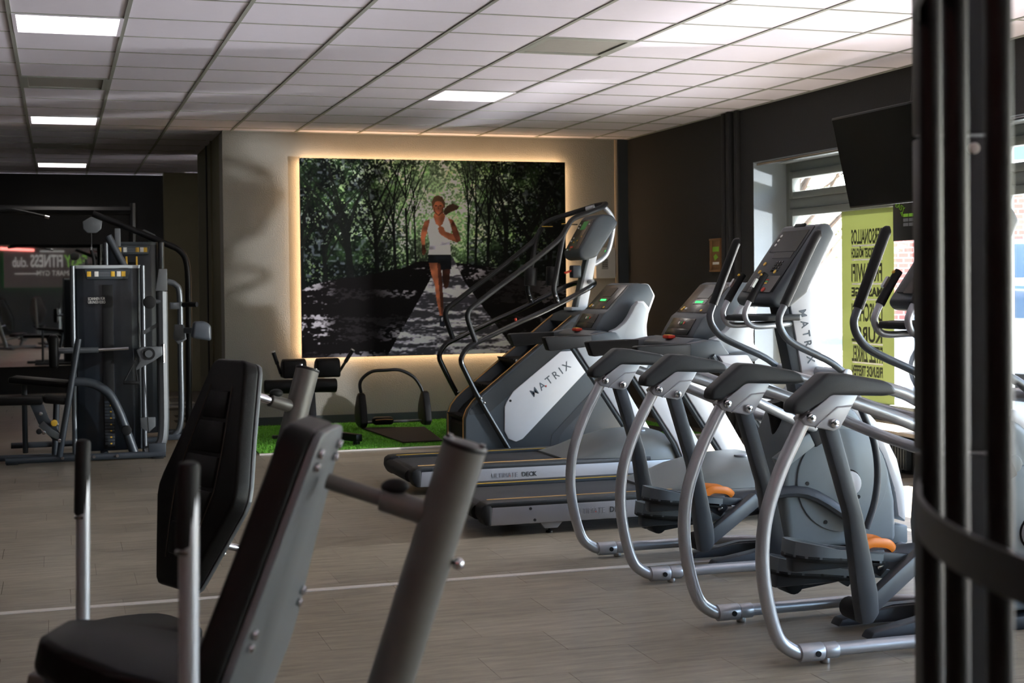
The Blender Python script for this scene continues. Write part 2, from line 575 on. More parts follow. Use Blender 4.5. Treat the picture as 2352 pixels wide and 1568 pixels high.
LAB = {(-1, 0): 'square recessed ceiling light panel glowing white, largest of the row of three',
       (-1, 8): 'glowing recessed ceiling panel, middle of the row of three on the left',
       (-1, 16): 'smallest glowing ceiling panel, farthest in the dark left bay',
       (4, 4): 'glowing recessed ceiling panel above the backlit forest picture',
       (-1, 4): 'grey recessed air outlet between the two nearest left ceiling lights',
       (-1, 12): 'dark recessed air outlet in front of the farthest ceiling light',
       (4, 0): 'flat grey air outlet panel in the bright middle of the ceiling'}
special[(-6, -4)] = special[(-6, -13)] = special[(-1, -19)] = 'light'
LAB[(-6, -4)] = 'glowing ceiling panel over the left aisle beside the camera'
LAB[(-6, -13)] = 'glowing ceiling panel over the aisle behind the camera'
LAB[(-1, -19)] = 'glowing ceiling panel in front of the sign board'
for (c, r), kind in special.items():
    x, y = TX0 + (c + 0.5) * TX, TY0 + (r + 0.5) * TY
    if kind == 'light':
        t = thing('ceiling_light', LAB[(c, r)], 'ceiling light', (x, y, H), 0, 'square ceiling lights')
        fr = MB()
        w, d = TX - 0.02, TY - 0.02
        for sx in (-1, 1): fr.box((sx * (w / 2 - 0.011), 0, 0.004), (0.022, d, 0.012))
        for sy in (-1, 1): fr.box((0, sy * (d / 2 - 0.008), 0.004), (w - 0.044, 0.016, 0.012))
        fr.build('frame', 'tile_white', t, smooth=0)
        MB().box((0, 0, 0.008), (w - 0.044, d - 0.032, 0.008)).build('diffuser', 'panel_light', t, smooth=0)
    else:
        t = thing('ceiling_vent', LAB[(c, r)], 'vent', (x, y, H), 0, 'ceiling air outlets')
        w, d = TX - 0.02, TY - 0.02
        fr = MB()
        for sx in (-1, 1): fr.box((sx * (w / 2 - 0.02), 0, 0.006), (0.04, d, 0.014))
        for sy in (-1, 1): fr.box((0, sy * (d / 2 - 0.02), 0.006), (w - 0.08, 0.04, 0.014))
        fr.build('frame', 'runner_grey', t, smooth=0)
        MB().box((0, 0, 0.012), (w - 0.06, d - 0.06, 0.006)).build('grille_plate', 'vent_grey', t, smooth=0)

# walls
wall_back = struct(MB().box(((1.56 + 6.4) / 2, YB + 0.15, H / 2), (6.4 - 1.56, 0.30, H)).build('wall_back', 'wall_plaster', smooth=0))
ws = MB().box((1.70, (14.5 + 16.8) / 2 - 0.0, H / 2), (0.279, 2.3, H))
struct(ws.build('wall_recess_side', 'wall_olive', smooth=0))
struct(MB().box((1.62, 15.2, H / 2), (0.16, 0.02, H)).build('trim_3', 'wall_olive', smooth=0))
struct(MB().box((1.565, 15.75, H / 2), (0.03, 0.08, H)).build('trim_4', 'wall_black', smooth=0))
struct(MB().box((2.2, 19.6, H / 2), (1.66, 0.18, H)).build('wall_recess_back', 'wall_olive', smooth=0))
struct(MB().box((3.1, 18.2, H / 2), (0.2, 2.8, H)).build('wall_recess_end', 'wall_olive', smooth=0))
struct(MB().box(((XL + 3.0) / 2, YF + 0.1, H / 2), (10.2, 0.2, H)).build('wall_far', 'wall_black', smooth=0))
struct(MB().box((XL - 0.1, (YN + YF) / 2, H / 2), (0.2, YF - YN, H)).build('wall_left', 'wall_black', smooth=0))
struct(MB().box(((XL + XW) / 2, YN - 0.1, H / 2), (XW - XL, 0.2, H)).build('wall_near', 'wall_charcoal', smooth=0))
struct(MB().box(((1.56 + 5.70) / 2, YB - 0.008, 0.05), (5.70 - 1.56, 0.016, 0.084), bev=0.003).build('baseboard_back', 'baseboard_dark', smooth=0))
struct(MB().box((5.765, YB - 0.02, H / 2), (0.11, 0.04, H)).build('trim_5', 'frame_dark', smooth=0))
struct(MB().box((5.692, YB - 0.012, H / 2), (0.028, 0.024, H), bev=0.004).build('trim_6', 'sill', smooth=0))

# window wall
WT = 0.40
WINS = [(8.75, 11.29), (5.80, 8.35), (2.85, 5.40), (-0.10, 2.45), (-3.6, -1.0)]
ZS, ZT = 0.28, 2.43
wr = MB()
wr.box((XW + WT / 2, (YN + YB) / 2, (ZT + H) / 2), (WT, YB - YN, H - ZT))
wr.box((XW + WT / 2, (YN + YB) / 2, ZS / 2), (WT, YB - YN, ZS))
edges = [YB] + [v for w_ in WINS for v in (w_[1], w_[0])] + [YN]
for i in range(0, len(edges), 2):
    a, b_ = edges[i + 1], edges[i]
    wr.box((XW + WT / 2, (a + b_) / 2, (ZS + ZT) / 2), (WT, b_ - a, ZT - ZS))
wall_right = struct(wr.build('wall_right', 'wall_charcoal', smooth=0))
struct(MB().box((XW - 0.008, (11.29 + YB) / 2, 0.05), (0.016, YB - 11.29, 0.10)).build('baseboard_right', 'baseboard_dark', smooth=0))
for i, (y, w_, dd) in enumerate(((11.79, 0.07, 0.05), (11.66, 0.05, 0.07), (11.54, 0.05, 0.05))):
    struct(MB().box((XW - dd / 2, y, H / 2), (dd, w_, H), bev=0.008).build('trim_%d' % (7 + i), 'wall_charcoal'))

for o in list(bpy.data.objects):                  # carry the walls down past the floor finish
    if o.name.startswith('wall_'):
        for v in o.data.vertices:
            if v.co.z < 0.001: v.co.z = -0.115
for k, (y0, y1) in enumerate(WINS):
    w_ = bpy.data.objects.new('window_%d' % (k + 1), None); C.objects.link(w_); struct(w_)
    w_.location = (XW, (y0 + y1) / 2, ZS)
    yc = (y0 + y1) / 2; ww = y1 - y0; hh_ = ZT - ZS
    for s in (-1, 1):
        MB().box((0.18, s * (ww / 2 - 0.004), hh_ / 2), (0.355, 0.008, hh_)).build('reveal', 'reveal_grey', w_, smooth=0)
    MB().box((0.18, 0, hh_ - 0.004), (0.355, ww - 0.016, 0.008)).build('reveal', 'reveal_grey', w_, smooth=0)
    fx, fd = 0.355, 0.07
    h2 = hh_ - 0.008
    g = MB()                                        # fixed outer frame and its transom
    for s in (-1, 1): g.box((fx, s * (ww / 2 - 0.043), h2 / 2), (fd, 0.07, h2), bev=0.006)
    g.box((fx, 0, h2 - 0.04), (fd, ww - 0.15, 0.08), bev=0.006)
    g.box((fx, 0, 0.04), (fd, ww - 0.15, 0.08), bev=0.006)
    zt = 2.06 - ZS
    g.box((fx, 0, zt), (fd, ww - 0.15, 0.09), bev=0.006)
    g.build('window_frame', 'window_frame', w_)
    for za, zb, nm in ((0.08, zt - 0.045, 'lower_sash'), (zt + 0.045, h2 - 0.08, 'upper_sash')):
        q = MB(); sw = 0.062; hw = ww / 2 - 0.078
        for s in (-1, 1): q.box((fx - 0.012, s * (hw - sw / 2), (za + zb) / 2), (0.075, sw, zb - za), bev=0.008)
        q.box((fx - 0.012, 0, za + sw / 2), (0.075, 2 * hw - 2 * sw, sw), bev=0.008)
        q.box((fx - 0.012, 0, zb - sw / 2), (0.075, 2 * hw - 2 * sw, sw), bev=0.008)
        so = q.build(nm, 'window_frame', w_)
        MB().box((fx, 0, (za + zb) / 2), (0.006, 2 * hw - 2 * sw + 0.02, zb - za - 2 * sw + 0.02)).build('glass_pane', 'glass', so, smooth=0)
    MB().box((0.155, 0, -0.004), (0.40, ww + 0.06, 0.03), bev=0.006).build('window_sill', 'sill', w_)
    rl = MB().box((0.03, 0, hh_ - 0.022), (0.045, ww - 0.1, 0.022), bev=0.004)
    rl.box((0.09, 0, hh_ - 0.02), (0.03, ww - 0.1, 0.018), bev=0.004)
    rl.build('curtain_rail', 'steel', w_)

# ------------------------------------------------------------------ outside
struct(MB().box((36.25, 10, -0.12), (60, 110, 0.12)).build('ground_outside', 'asphalt', smooth=0))
mt = M['brick_red']; nt = mt.node_tree; b = nt.nodes['Principled BSDF']
bt = nt.nodes.new('ShaderNodeTexBrick'); tc = nt.nodes.new('ShaderNodeTexCoord'); mp = nt.nodes.new('ShaderNodeMapping')
mp.inputs['Rotation'].default_value = (math.radians(90), 0, 0); mp.inputs['Scale'].default_value = (1, 1, 1)
bt.inputs['Color1'].default_value = lin((178, 104, 90)); bt.inputs['Color2'].default_value = lin((160, 88, 76)); bt.inputs['Mortar'].default_value = lin((205, 190, 180))
bt.inputs['Scale'].default_value = 2.2; bt.inputs['Mortar Size'].default_value = 0.02
nt.links.new(tc.outputs['Object'], mp.inputs[0]); nt.links.new(mp.outputs[0], bt.inputs[0]); nt.links.new(bt.outputs[0], b.inputs['Base Color'])
t = thing('brick_building', 'red brick house across the sunny yard behind the green window film', 'building', (22.76, 24.2, -0.06), math.radians(-32))
MB().box((0, 3, 3.5), (12.4, 6, 7.0)).build('wall', 'brick_red', t, smooth=0)
MB().prism([(-6.6, 7.0), (6.6, 7.0), (6.6, 7.25), (-6.6, 7.25)], -0.3, 6.3).build('roof', 'frame_dark', t, smooth=0)
for wx in (-3.6, -0.6, 2.4):
    for wz in (1.6, 4.6):
        f = MB().box((wx, -0.02, wz), (1.3, 0.10, 1.4), bev=0.02).build('window', 'panel_white', t)
        MB().box((wx, -0.08, wz), (1.1, 0.03, 1.2)).build('pane', 'car_glass', f, smooth=0)
t = thing('white_house', 'pale rendered house standing behind the street trees outside', 'building', (13.0, 40, -0.06))
MB().box((0, 3, 3.0), (9, 6, 6)).build('wall', 'panel_white', t, smooth=0)
MB().prism([(-4.8, 6.0), (4.8, 6.0), (0, 8.4)], -0.3, 6.3).build('roof', 'brick_red', t, smooth=0)
for wx in (-2.5, 0.5, 3.0):
    f = MB().box((wx, -0.02, 3.4), (1.1, 0.1, 1.4), bev=0.02).build('window', 'frame_dark', t)
    MB().box((wx, -0.08, 3.4), (0.9, 0.03, 1.2)).build('pane', 'car_glass', f, smooth=0)

def make_car(label, loc, rz):
    t = thing('parked_car', label, 'car', loc, rz, 'parked cars outside')
    body = [(-2.1, 0.32), (-2.12, 0.62), (-2.0, 0.78), (-1.1, 0.92), (1.5, 0.95), (2.0, 0.9), (2.1, 0.6), (2.08, 0.32)]
    MB().prism(body, -0.85, 0.85, bev=0.06).build('body', 'car_white', t)
    cab = [(-1.15, 0.9), (-0.35, 1.42), (1.0, 1.46), (1.75, 0.94)]
    MB().prism(cab, -0.74, 0.74, bev=0.05).build('cabin', 'car_white', t)
    MB().prism([(-0.95, 0.97), (-0.33, 1.36), (0.95, 1.39), (1.5, 0.99)], -0.765, 0.765, bev=0.01).build('side_window', 'car_glass', t)
    MB().beam((-1.13, 0, 0.955), (-0.42, 0, 1.41), 1.3, 0.03).build('windscreen', 'car_glass', t)
    for wx in (-1.3, 1.3):
        for s in (-1, 1):
            wl = MB().cyl((wx, s * 0.66, 0.31), (wx, s * 0.88, 0.31), 0.31, seg=24, bev=0.03).build('wheel', 'tyre', t)
            MB().cyl((wx, s * 0.87, 0.31), (wx, s * 0.895, 0.31), 0.19, seg=20).build('rim', 'steel', wl)
    for s in (-1, 1):
        MB().box((-2.08, s * 0.6, 0.66), (0.06, 0.34, 0.12), bev=0.02).build('headlight', 'panel_white', t)
    return t
make_car('white car parked in the yard, half hidden by the black tube cage', (11.6, 14.6, -0.06), math.radians(100))
make_car('unseen white car added outside as host for the glint lamp', (11.75, 6.9, -0.06), math.radians(10))  # out of view, added so the glint lamp has a windscreen

def make_tree(label, loc, h, seed):
    rnd = random.Random(seed)
    t = thing('street_tree', label, 'tree', loc, 0, 'trees outside')
    tr_ = MB().tube(crom([(0, 0, 0), (0.1, 0, h * .3), (-0.05, 0.1, h * .6)]), 0.2, 8, r_end=0.1)
    tips = []
    for k in range(16):
        z = h * rnd.uniform(0.25, 0.6); a = rnd.uniform(0, 6.28); L = rnd.uniform(1.2, 2.4)
        e = (L * math.cos(a), L * math.sin(a), z + L * rnd.uniform(0.5, 1.2))
        tr_.tube(crom([(0, 0, z), (e[0] * .5, e[1] * .5, z + (e[2] - z) * .35), e], 3), 0.06, 6, r_end=0.015)
        tips.append(e)
    tr_.build('trunk', 'bark', t)
    lf = MB()
    for k in range(900):
        e = rnd.choice(tips); c_ = Vector(e) + Vector((rnd.gauss(0, .5), rnd.gauss(0, .5), rnd.gauss(0, .45)))
        u = Vector((rnd.uniform(-1, 1), rnd.uniform(-1, 1), rnd.uniform(-1, 1))).normalized() * 0.09; v_ = u.orthogonal().normalized() * 0.06
        lf.quad(c_ - u, c_ + v_, c_ + u, c_ - v_)
    lo = lf.build('foliage', 'leaf', t, smooth=0); lo['kind'] = 'stuff'
make_tree('thin leafed street tree seen through the top window pane', (12.6, 30.5, -0.06), 5.5, 1)
make_tree('slender street tree left of the brick house outside', (11.4, 21.5, -0.06), 4.4, 2)

# ------------------------------------------------------------------ backlit forest picture
PX0, PX1, PZ0, PZ1 = 2.30, 5.09, 0.672, 2.656
NU, NV = 470, 336
prng = np.random.default_rng(11)
def vnoise(u, v, su, sv, seed):
    """smooth value noise with su x sv cells"""
    r = np.random.default_rng(seed).random((int(sv) + 3, int(su) + 3))
    x = u * su; y = v * sv
    xi = np.floor(x).astype(int); yi = np.floor(y).astype(int)
    fx = x - xi; fy = y - yi
    fx = fx * fx * (3 - 2 * fx); fy = fy * fy * (3 - 2 * fy)
    return (r[yi, xi] * (1 - fx) + r[yi, xi + 1] * fx) * (1 - fy) + (r[yi + 1, xi] * (1 - fx) + r[yi + 1, xi + 1] * fx) * fy
def poly_mask(u, v, pts):
    m_ = np.zeros(u.shape, bool)
    j = len(pts) - 1
    for i in range(len(pts)):
        xi, yi = pts[i]; xj, yj = pts[j]
        c_ = ((yi > v) != (yj > v)) & (u < (xj - xi) * (v - yi) / (yj - yi + 1e-12) + xi)
        m_ ^= c_
        j = i
    return m_
U, V = np.meshgrid(np.linspace(0, 1, NU), np.linspace(0, 1, NV))
def rgb(r, g, b_): return np.array([r, g, b_], float) / 255.0
col = np.zeros((NV, NU, 3))
fol = 0.5 * vnoise(U, V, 22, 16, 1) + 0.3 * vnoise(U, V, 60, 44, 2) + 0.2 * vnoise(U, V, 150, 110, 3)
fine = 0.55 * vnoise(U, V, 150, 112, 4) + 0.45 * vnoise(U, V, 240, 170, 5)
glow = np.exp(-(((U - 0.51) / 0.16) ** 2 + ((V - 0.24) / 0.26) ** 2))
glow2 = np.exp(-(((U - 0.5) / 0.36) ** 2 + ((V - 0.20) / 0.34) ** 2))
col[:] = rgb(5, 8, 7)
amt = np.clip((fol - 0.42) * 2.2, 0, 1) * (0.25 + 0.75 * glow2)
col += amt[..., None] * rgb(58, 88, 44)
col += (np.clip(glow * 1.1, 0, 1) * (0.35 + 0.65 * fine))[..., None] * rgb(140, 165, 122)
clump = np.clip((vnoise(U, V, 16, 13, 40) * .6 + vnoise(U, V, 34, 26, 41) * .4 - 0.34) * 3.2, 0, 1)
leaf = np.clip((fine - (0.62 - 0.17 * glow2)) * 9, 0, 1) * (V < 0.62) * (0.35 + 0.65 * glow2) * (0.15 + 0.85 * clump)
tone = vnoise(U, V, 70, 50, 42)[..., None]
leafc = (rgb(150, 185, 105) * (1 - tone) + rgb(190, 196, 205) * tone) * (1 - glow2[..., None]) + (rgb(190, 222, 150) * (1 - tone) + rgb(240, 246, 240) * tone) * glow2[..., None]
col = col * (1 - leaf[..., None] * 0.92) + leafc * leaf[..., None] * 0.92
cool = np.clip((vnoise(U, V, 90, 70, 8) - 0.70) * 6, 0, 1) * (V < 0.6) * (np.abs(U - 0.5) > 0.12)
col = col * (1 - cool[..., None] * .6) + rgb(150, 160, 176) * cool[..., None] * .3
# trunks and branches fan up from both sides of the path
def stroke(p, q, w0, w1, c_, k=1.0):
    global col
    p = np.array(p); q = np.array(q); d = q - p; L2 = (d ** 2).sum()
    t = np.clip(((U - p[0]) * d[0] + (V - p[1]) * d[1]) / L2, 0, 1)
    asp = 2.79 / 1.984
    ds = np.hypot((U - (p[0] + t * d[0])) * asp, V - (p[1] + t * d[1]))
    m_ = np.clip(1.2 - ds / (w0 + (w1 - w0) * t), 0, 1) > 0.2
    col[m_] = col[m_] * (1 - k) + c_ * k
tr = random.Random(5)
for x, base, w_ in ((0.02, .80, .016), (0.10, .78, .012), (0.185, .74, .022), (0.28, .66, .013), (0.345, .62, .009), (0.39, .59, .007), (0.42, .575, .005),
                    (0.615, .58, .006), (0.645, .60, .007), (0.69, .63, .010), (0.755, .68, .015), (0.84, .74, .018), (0.92, .78, .016), (0.985, .80, .018)):
    lean = (0.5 - x) * -0.05
    stroke((x, base), (x + lean, base - 0.34), w_, w_ * .7, rgb(10, 11, 11), .92)
    for k in range(7):
        a = tr.uniform(-0.22, 0.22) * (0.5 + abs(x - .5)); y0 = base - tr.uniform(0.2, 0.42)
        mid = (x + lean + a * .4, y0 - 0.14)
        stroke((x + lean * .8, y0), mid, w_ * .5, w_ * .35, rgb(12, 13, 12), .85)
        stroke(mid, (x + lean + a, y0 - tr.uniform(.26, .42)), w_ * .32, w_ * .14, rgb(14, 15, 14), .8)
# forest floor with sun flecks
gr = V > 0.50 + 0.30 * np.abs(U - 0.52) + 0.04 * (vnoise(U, V, 14, 10, 9) - .5)
flo = 0.4 * vnoise(U, V, 36, 70, 12) + 0.35 * vnoise(U, V, 80, 130, 13) + 0.25 * vnoise(U, V, 160, 200, 15)
band = vnoise(U * 0.6, V, 6, 22, 14)
fl = np.clip((flo + 0.75 * (band - .5) - 0.60) * 7, 0, 1) * (0.12 + 0.88 * np.clip((vnoise(U, V, 5, 9, 44) - .38) * 3, 0, 1))
gcol = rgb(10, 8, 9)[None, None] + fl[..., None] * (rgb(130, 128, 134) - 0.0)[None, None] * 0.8
col = np.where(gr[..., None], gcol, col)
# the path
path = poly_mask(U, V, [(0.515, 0.50), (0.56, 0.50), (0.60, 0.62), (0.80, 1.0), (0.31, 1.0), (0.47, 0.62)])
st = 0.5 * vnoise(U, V, 9, 60, 20) + 0.3 * vnoise(U, V, 40, 130, 21) + 0.2 * vnoise(U, V, 120, 220, 22)
pcol = rgb(44, 43, 47)[None, None] + np.clip((st - 0.44) * 5.5, 0, 1)[..., None] * rgb(112, 109, 115)[None, None]
col = np.where(path[..., None], pcol, col)
vg = np.clip((U - 0.80) / 0.2, 0, 1)
col *= (1 - 0.55 * vg)[..., None]
# the runner (zoom pixel outline -> picture coordinates)
def Q(pts): return [((x - 133) / 1834.0, (y - 112) / 1350.0) for x, y in pts]
shade = 0.62 + 0.62 * vnoise(U, V, 46, 40, 30)
def fill(pts, c_, k=1.0, sh=True):
    m_ = poly_mask(U, V, Q(pts))
    cc = c_[None, None] * (shade[..., None] if sh else 1.0)
    col[m_] = col[m_] * (1 - k) + np.broadcast_to(cc, col.shape)[m_] * k
def ell(cx, cy, rx, ry, c_, k=1.0):
    fill([(cx + rx * math.cos(a), cy + ry * math.sin(a)) for a in np.linspace(0, 2 * math.pi, 28)[:-1]], c_, k)
skin, skd, hair = rgb(118, 70, 50), rgb(50, 28, 22), rgb(66, 48, 34)
fill([(1095, 470), (1120, 430), (1160, 412), (1210, 432), (1190, 455), (1150, 470), (1110, 495)], rgb(58, 42, 32))
fill([(1086, 862), (1140, 862), (1136, 930), (1124, 990), (1108, 1005), (1094, 990), (1084, 920)], skd)
fill([(1000, 520), (966, 538), (944, 600), (938, 650), (946, 712), (948, 760), (962, 772), (976, 744), (966, 700), (970, 645), (994, 590)], skin)
fill([(946, 700), (966, 700), (976, 744), (962, 772), (944, 752)], skd, .8)
fill([(1040, 470), (1092, 470), (1112, 500), (1096, 560), (1068, 582), (1042, 560), (1026, 506)], skin)
fill([(1004, 522), (1030, 508), (1044, 552), (1068, 574), (1092, 552), (1110, 498), (1136, 520), (1150, 590), (1140, 680), (1148, 776), (988, 770), (1000, 690), (984, 600)], rgb(205, 202, 212))
fill([(1000, 690), (1060, 700), (1140, 676), (1146, 720), (1070, 735), (994, 730)], rgb(110, 108, 120), .5)
fill([(1128, 512), (1166, 528), (1200, 604), (1216, 668), (1190, 684), (1130, 660), (1085, 634), (1064, 612), (1058, 584), (1074, 566), (1096, 576), (1108, 606), (1160, 624), (1146, 560)], skin)
fill([(1160, 624), (1146, 560), (1166, 528), (1200, 604), (1216, 668), (1190, 684)], skd, .6)
ell(1062, 432, 38, 60, skin); fill([(1030, 430), (1042, 470), (1062, 492), (1084, 470), (1096, 428), (1098, 470), (1062, 500), (1030, 470)], skd, .7)
fill([(1020, 455), (1016, 400), (1034, 366), (1062, 354), (1092, 368), (1108, 404), (1108, 460), (1098, 425), (1084, 402), (1062, 394), (1042, 402), (1030, 425)], hair)
for ex in (1046, 1078): ell(ex, 428, 8, 5, rgb(40, 28, 24))
ell(1062, 466, 12, 4, rgb(120, 62, 52)); fill([(1058, 430), (1066, 430), (1068, 452), (1056, 452)], skd, .5)
fill([(992, 820), (1072, 826), (1080, 900), (1086, 1000), (1090, 1100), (1090, 1192), (1064, 1192), (1042, 1080), (1032, 980), (1008, 900)], skin)
fill([(1050, 826), (1072, 826), (1080, 900), (1086, 1000), (1090, 1100), (1090, 1192), (1076, 1192), (1066, 1050), (1056, 930)], skd, .8)
fill([(986, 768), (1147, 768), (1146, 866), (1076, 872), (1070, 826), (990, 822)], rgb(18, 20, 24))
fill([(1064, 1190), (1100, 1190), (1112, 1256), (1090, 1270), (1062, 1262)], rgb(24, 26, 32)); ell(1080, 1215, 6, 14, rgb(150, 150, 156))
col = np.clip(col * 1.75, 0, 1)
colin = np.where(col <= 0.04045, col / 12.92, ((col + 0.055) / 1.055) ** 2.4)

pic = thing('backlit_picture', 'large backlit picture of a woman in white top running through a forest', 'picture', ((PX0 + PX1) / 2, YB, (PZ0 + PZ1) / 2))
hw, hz = (PX1 - PX0) / 2, (PZ1 - PZ0) / 2
xs = -hw + U * 2 * hw; zs = hz - V * 2 * hz
vv = np.stack([xs, np.full_like(xs, -0.0905), zs], -1).reshape(-1, 3)
ii = np.arange(NU * NV).reshape(NV, NU)
q = np.stack([ii[1:, :-1], ii[1:, 1:], ii[:-1, 1:], ii[:-1, :-1]], -1).reshape(-1, 4)
me = bpy.data.meshes.new('printed_panel')
me.vertices.add(len(vv)); me.vertices.foreach_set('co', vv.ravel())
me.loops.add(q.size); me.loops.foreach_set('vertex_index', q.ravel().astype(np.int32))
me.polygons.add(len(q)); me.polygons.foreach_set('loop_start', np.arange(0, q.size, 4, dtype=np.int32)); me.polygons.foreach_set('loop_total', np.full(len(q), 4, dtype=np.int32))
at = me.color_attributes.new('print', 'FLOAT_COLOR', 'POINT')
rgba = np.ones((NU * NV, 4), np.float32); rgba[:, :3] = colin.reshape(-1, 3)
at.data.foreach_set('color', rgba.ravel())
me.materials.append(M['poster_print']); me.update(); me.validate()
po = bpy.data.objects.new('printed_panel', me); C.objects.link(po); po.parent = pic
po['label'] = 'glossy forest print with running woman'
MB().box((0, -0.080, 0), (2 * hw, 0.020, 2 * hz)).build('backing_board', 'panel_white', pic, smooth=0)
bk = MB()                                   # glowing strip set back behind the board
s = 0.012
for sx in (-1, 1): bk.box((sx * (hw - s - 0.008), -0.045, 0), (0.016, 0.05, 2 * (hz - s)))
for sz in (-1, 1): bk.box((0, -0.045, sz * (hz - s - 0.008)), (2 * (hw - s) - 0.032, 0.05, 0.016))
bk.build('light_strip', 'led_warm', pic, smooth=0, label='warm glowing light strip behind the picture edge')
for sx in (-1, 1):
    MB().box((sx * (hw - 0.12), -0.035, 0), (0.04, 0.07, 2 * hz - 0.2)).build('mounting_batten', 'frame_grey', pic, smooth=0)

# ------------------------------------------------------------------ elliptical trainers
def off(poly, y):
    return [(p[0], y, p[1]) for p in poly]

def make_elliptical(label, loc):
    t = thing('elliptical_trainer', label, 'elliptical', loc, 0, 'elliptical trainers in a row')
    up = [(-0.10, .045), (-0.13, .055), (-.185, .10), (-.222, .20), (-.246, .33), (-.248, .45), (-.228, .57), (-.175, .71), (-.112, .83), (-.06, .92)]
    cap = [(-0.147, 0.916), (-0.14, 0.955), (-0.008, 1.059), (0.07, 1.054), (0.228, 1.024), (0.264, 1.007), (0.286, 0.974), (0.235, 0.966), (0.016, 0.976), (-0.103, 0.911)]
    plate = [(-0.108, 0.895), (0.016, 0.98), (0.125, 0.975), (0.05, 0.858), (0.022, 0.846), (-0.094, 0.873)]
    link = [(-0.022, 0.885), (0.042, 0.885), (0.148, 0.534), (0.208, 0.25), (0.213, 0.169), (0.187, 0.134), (0.14, 0.132), (0.128, 0.199), (0.085, 0.538)]
    for s in (-1, 1):
        y = s * 0.335
        MB().tube(crom(off(up, y), 5), 0.0255, 14).build('rear_upright', 'tube_silver', t)
        MB().tube(crom([(0.02, y, .047), (0.30, y, .047), (0.52, y, .047), (0.70, s * 0.27, .05), (0.84, s * 0.14, .055)], 5), 0.0245, 14).build('base_rail', 'tube_silver', t)
        cn = MB().cyl((-0.108, y, .045), (-0.012, y, .045), 0.0335, seg=18, bev=0.004)
        cn.cyl((-0.010, y, .045), (0.048, y, .046), 0.0305, seg=18, bev=0.004)
        co = cn.build('rail_joint', 'tube_silver', t)
        MB().cyl((0.0, y, .0), (0.0, y, .03), 0.019, seg=14, bev=0.004).build('levelling_foot', 'steel', co)
        MB().cyl((-0.045, y - 0.037, .045), (-0.045, y - 0.03, .045), 0.011, seg=12).build('joint_bolt', 'rubber_black', co)
        MB().prism(cap, y - 0.043, y + 0.043, bev=0.014, seg=3).build('pivot_cover', 'plastic_charcoal', t)
        po_ = MB().prism(plate, y - 0.036, y + 0.036, bev=0.006).build('pivot_plate', 'plate_silver', t)
        MB().tube([(-0.055, y - 0.037, 0.862), (0.0, y - 0.037, 0.905), (0.035, y - 0.037, 0.932), (0.095, y - 0.037, 0.936)], 0.0035, 6).build('pressed_ridge', 'plate_silver', po_)
        for bx_, bz in ((-0.073, 0.897), (0.021, 0.875)):
            bo = MB().cyl((bx_, y - 0.048, bz), (bx_, y + 0.048, bz), 0.0175, seg=18, bev=0.005).build('pivot_bolt', 'chrome', po_)
            MB().cyl((bx_, y - 0.0505, bz), (bx_, y - 0.047, bz), 0.006, seg=6).build('bolt_socket', 'rubber_black', bo)
        MB().prism(link, y - 0.028, y + 0.028, bev=0.010, seg=2).build('swing_link', 'frame_dark', t)
        MB().tube(crom([(0.06, y, .965), (0.20, y, .918), (0.389, y, .847), (0.62, s * .29, .745), (0.84, s * .20, .66)], 4), 0.0235, 12).build('lower_frame_tube', 'tube_silver', t)
        MB().tube(crom([(0.24, y, .998), (0.33, y, .972), (0.42, s * .325, .930), (0.62, s * .24, .85), (0.84, s * .12, .79)], 4), 0.0235, 12).build('upper_frame_tube', 'tube_silver', t)
    # moving arms: grip, bend, pivot, lower curve down to the pedal linkage
    arm_u = [(0.655, 1.588), (0.625, 1.520), (0.521, 1.274), (0.502, 1.215), (0.522, 1.155), (0.592, 1.092), (0.80, 1.000), (0.90, .935)]
    arm_l = [(0.90, .935), (0.97, 0.84), (1.01, 0.75), (1.08, 0.608), (1.111, 0.457), (1.103, 0.308), (1.061, 0.171)]
    for s, dx in ((-1, 0.145), (1, 0.0)):
        y = s * 0.285
        k = 1.0
        pu = [(a[0] + dx * (0.35 + 0.65 * (a[1] - .93) / .66), a[1] + (0.02 if dx else 0) * (a[1] > 1.3)) for a in arm_u]
        ar = MB().tube(crom(off(pu[2:], y), 6), 0.0175, 12).build('moving_arm', 'tube_grey', t)
        g = MB().tube(crom(off([(pu[0][0] + .012, pu[0][1] + .006), pu[0], pu[1], ((pu[1][0] + pu[2][0]) / 2, (pu[1][1] + pu[2][1]) / 2), pu[2]], y), 5), 0.0225, 12)
        g.build('hand_grip', 'grip_black', ar)
        MB().tube(crom(off([(a[0] + dx * .35 * (a[1] / .93), a[1]) for a in arm_l], s * 0.27), 5), 0.0175, 12).build('lower_arm', 'frame_dark', t)
        MB().cyl((0.90 + dx * .35, s * 0.31, .935), (0.90 + dx * .2, s * .05, .935), 0.027, seg=14, bev=.004).build('arm_pivot', 'tube_silver', t)
    # fixed handlebars with pulse grips
    for s in (-1, 1):
        y = s * 0.12
        hb = [(0.80, s * .03, 1.177), (0.66, y * .9, 1.172), (0.555, y, 1.170), (0.512, y, 1.190), (0.496, y, 1.232), (0.512, y, 1.275), (0.53, y, 1.303)]
        ho = MB().tube(crom(hb, 6), 0.0145, 12).build('fixed_handlebar', 'tube_silver', t)
        MB().tube(crom([(0.522, y, 1.292), (0.555, y, 1.345), (0.592, y, 1.400), (0.612, y, 1.425)], 4), 0.0200, 12, r_end=0.0165).build('pulse_grip', 'rubber_black', ho)
        MB().beam((0.548, y, 1.352), (0.575, y, 1.392), 0.02, 0.012, up=(-0.8, 0, 0.55)).xform(Matrix.Translation((-0.013, 0, 0.009))).build('pulse_plate', 'steel', ho)
        MB().cyl((0.588, y, 1.420), (0.583, y, 1.424), 0.007, seg=10).build('grip_button', 'yellow', ho)
    # mast
    mast = [(0.700, 1.33), (0.865, 0.60), (1.00, 0.60), (0.885, 1.36)]
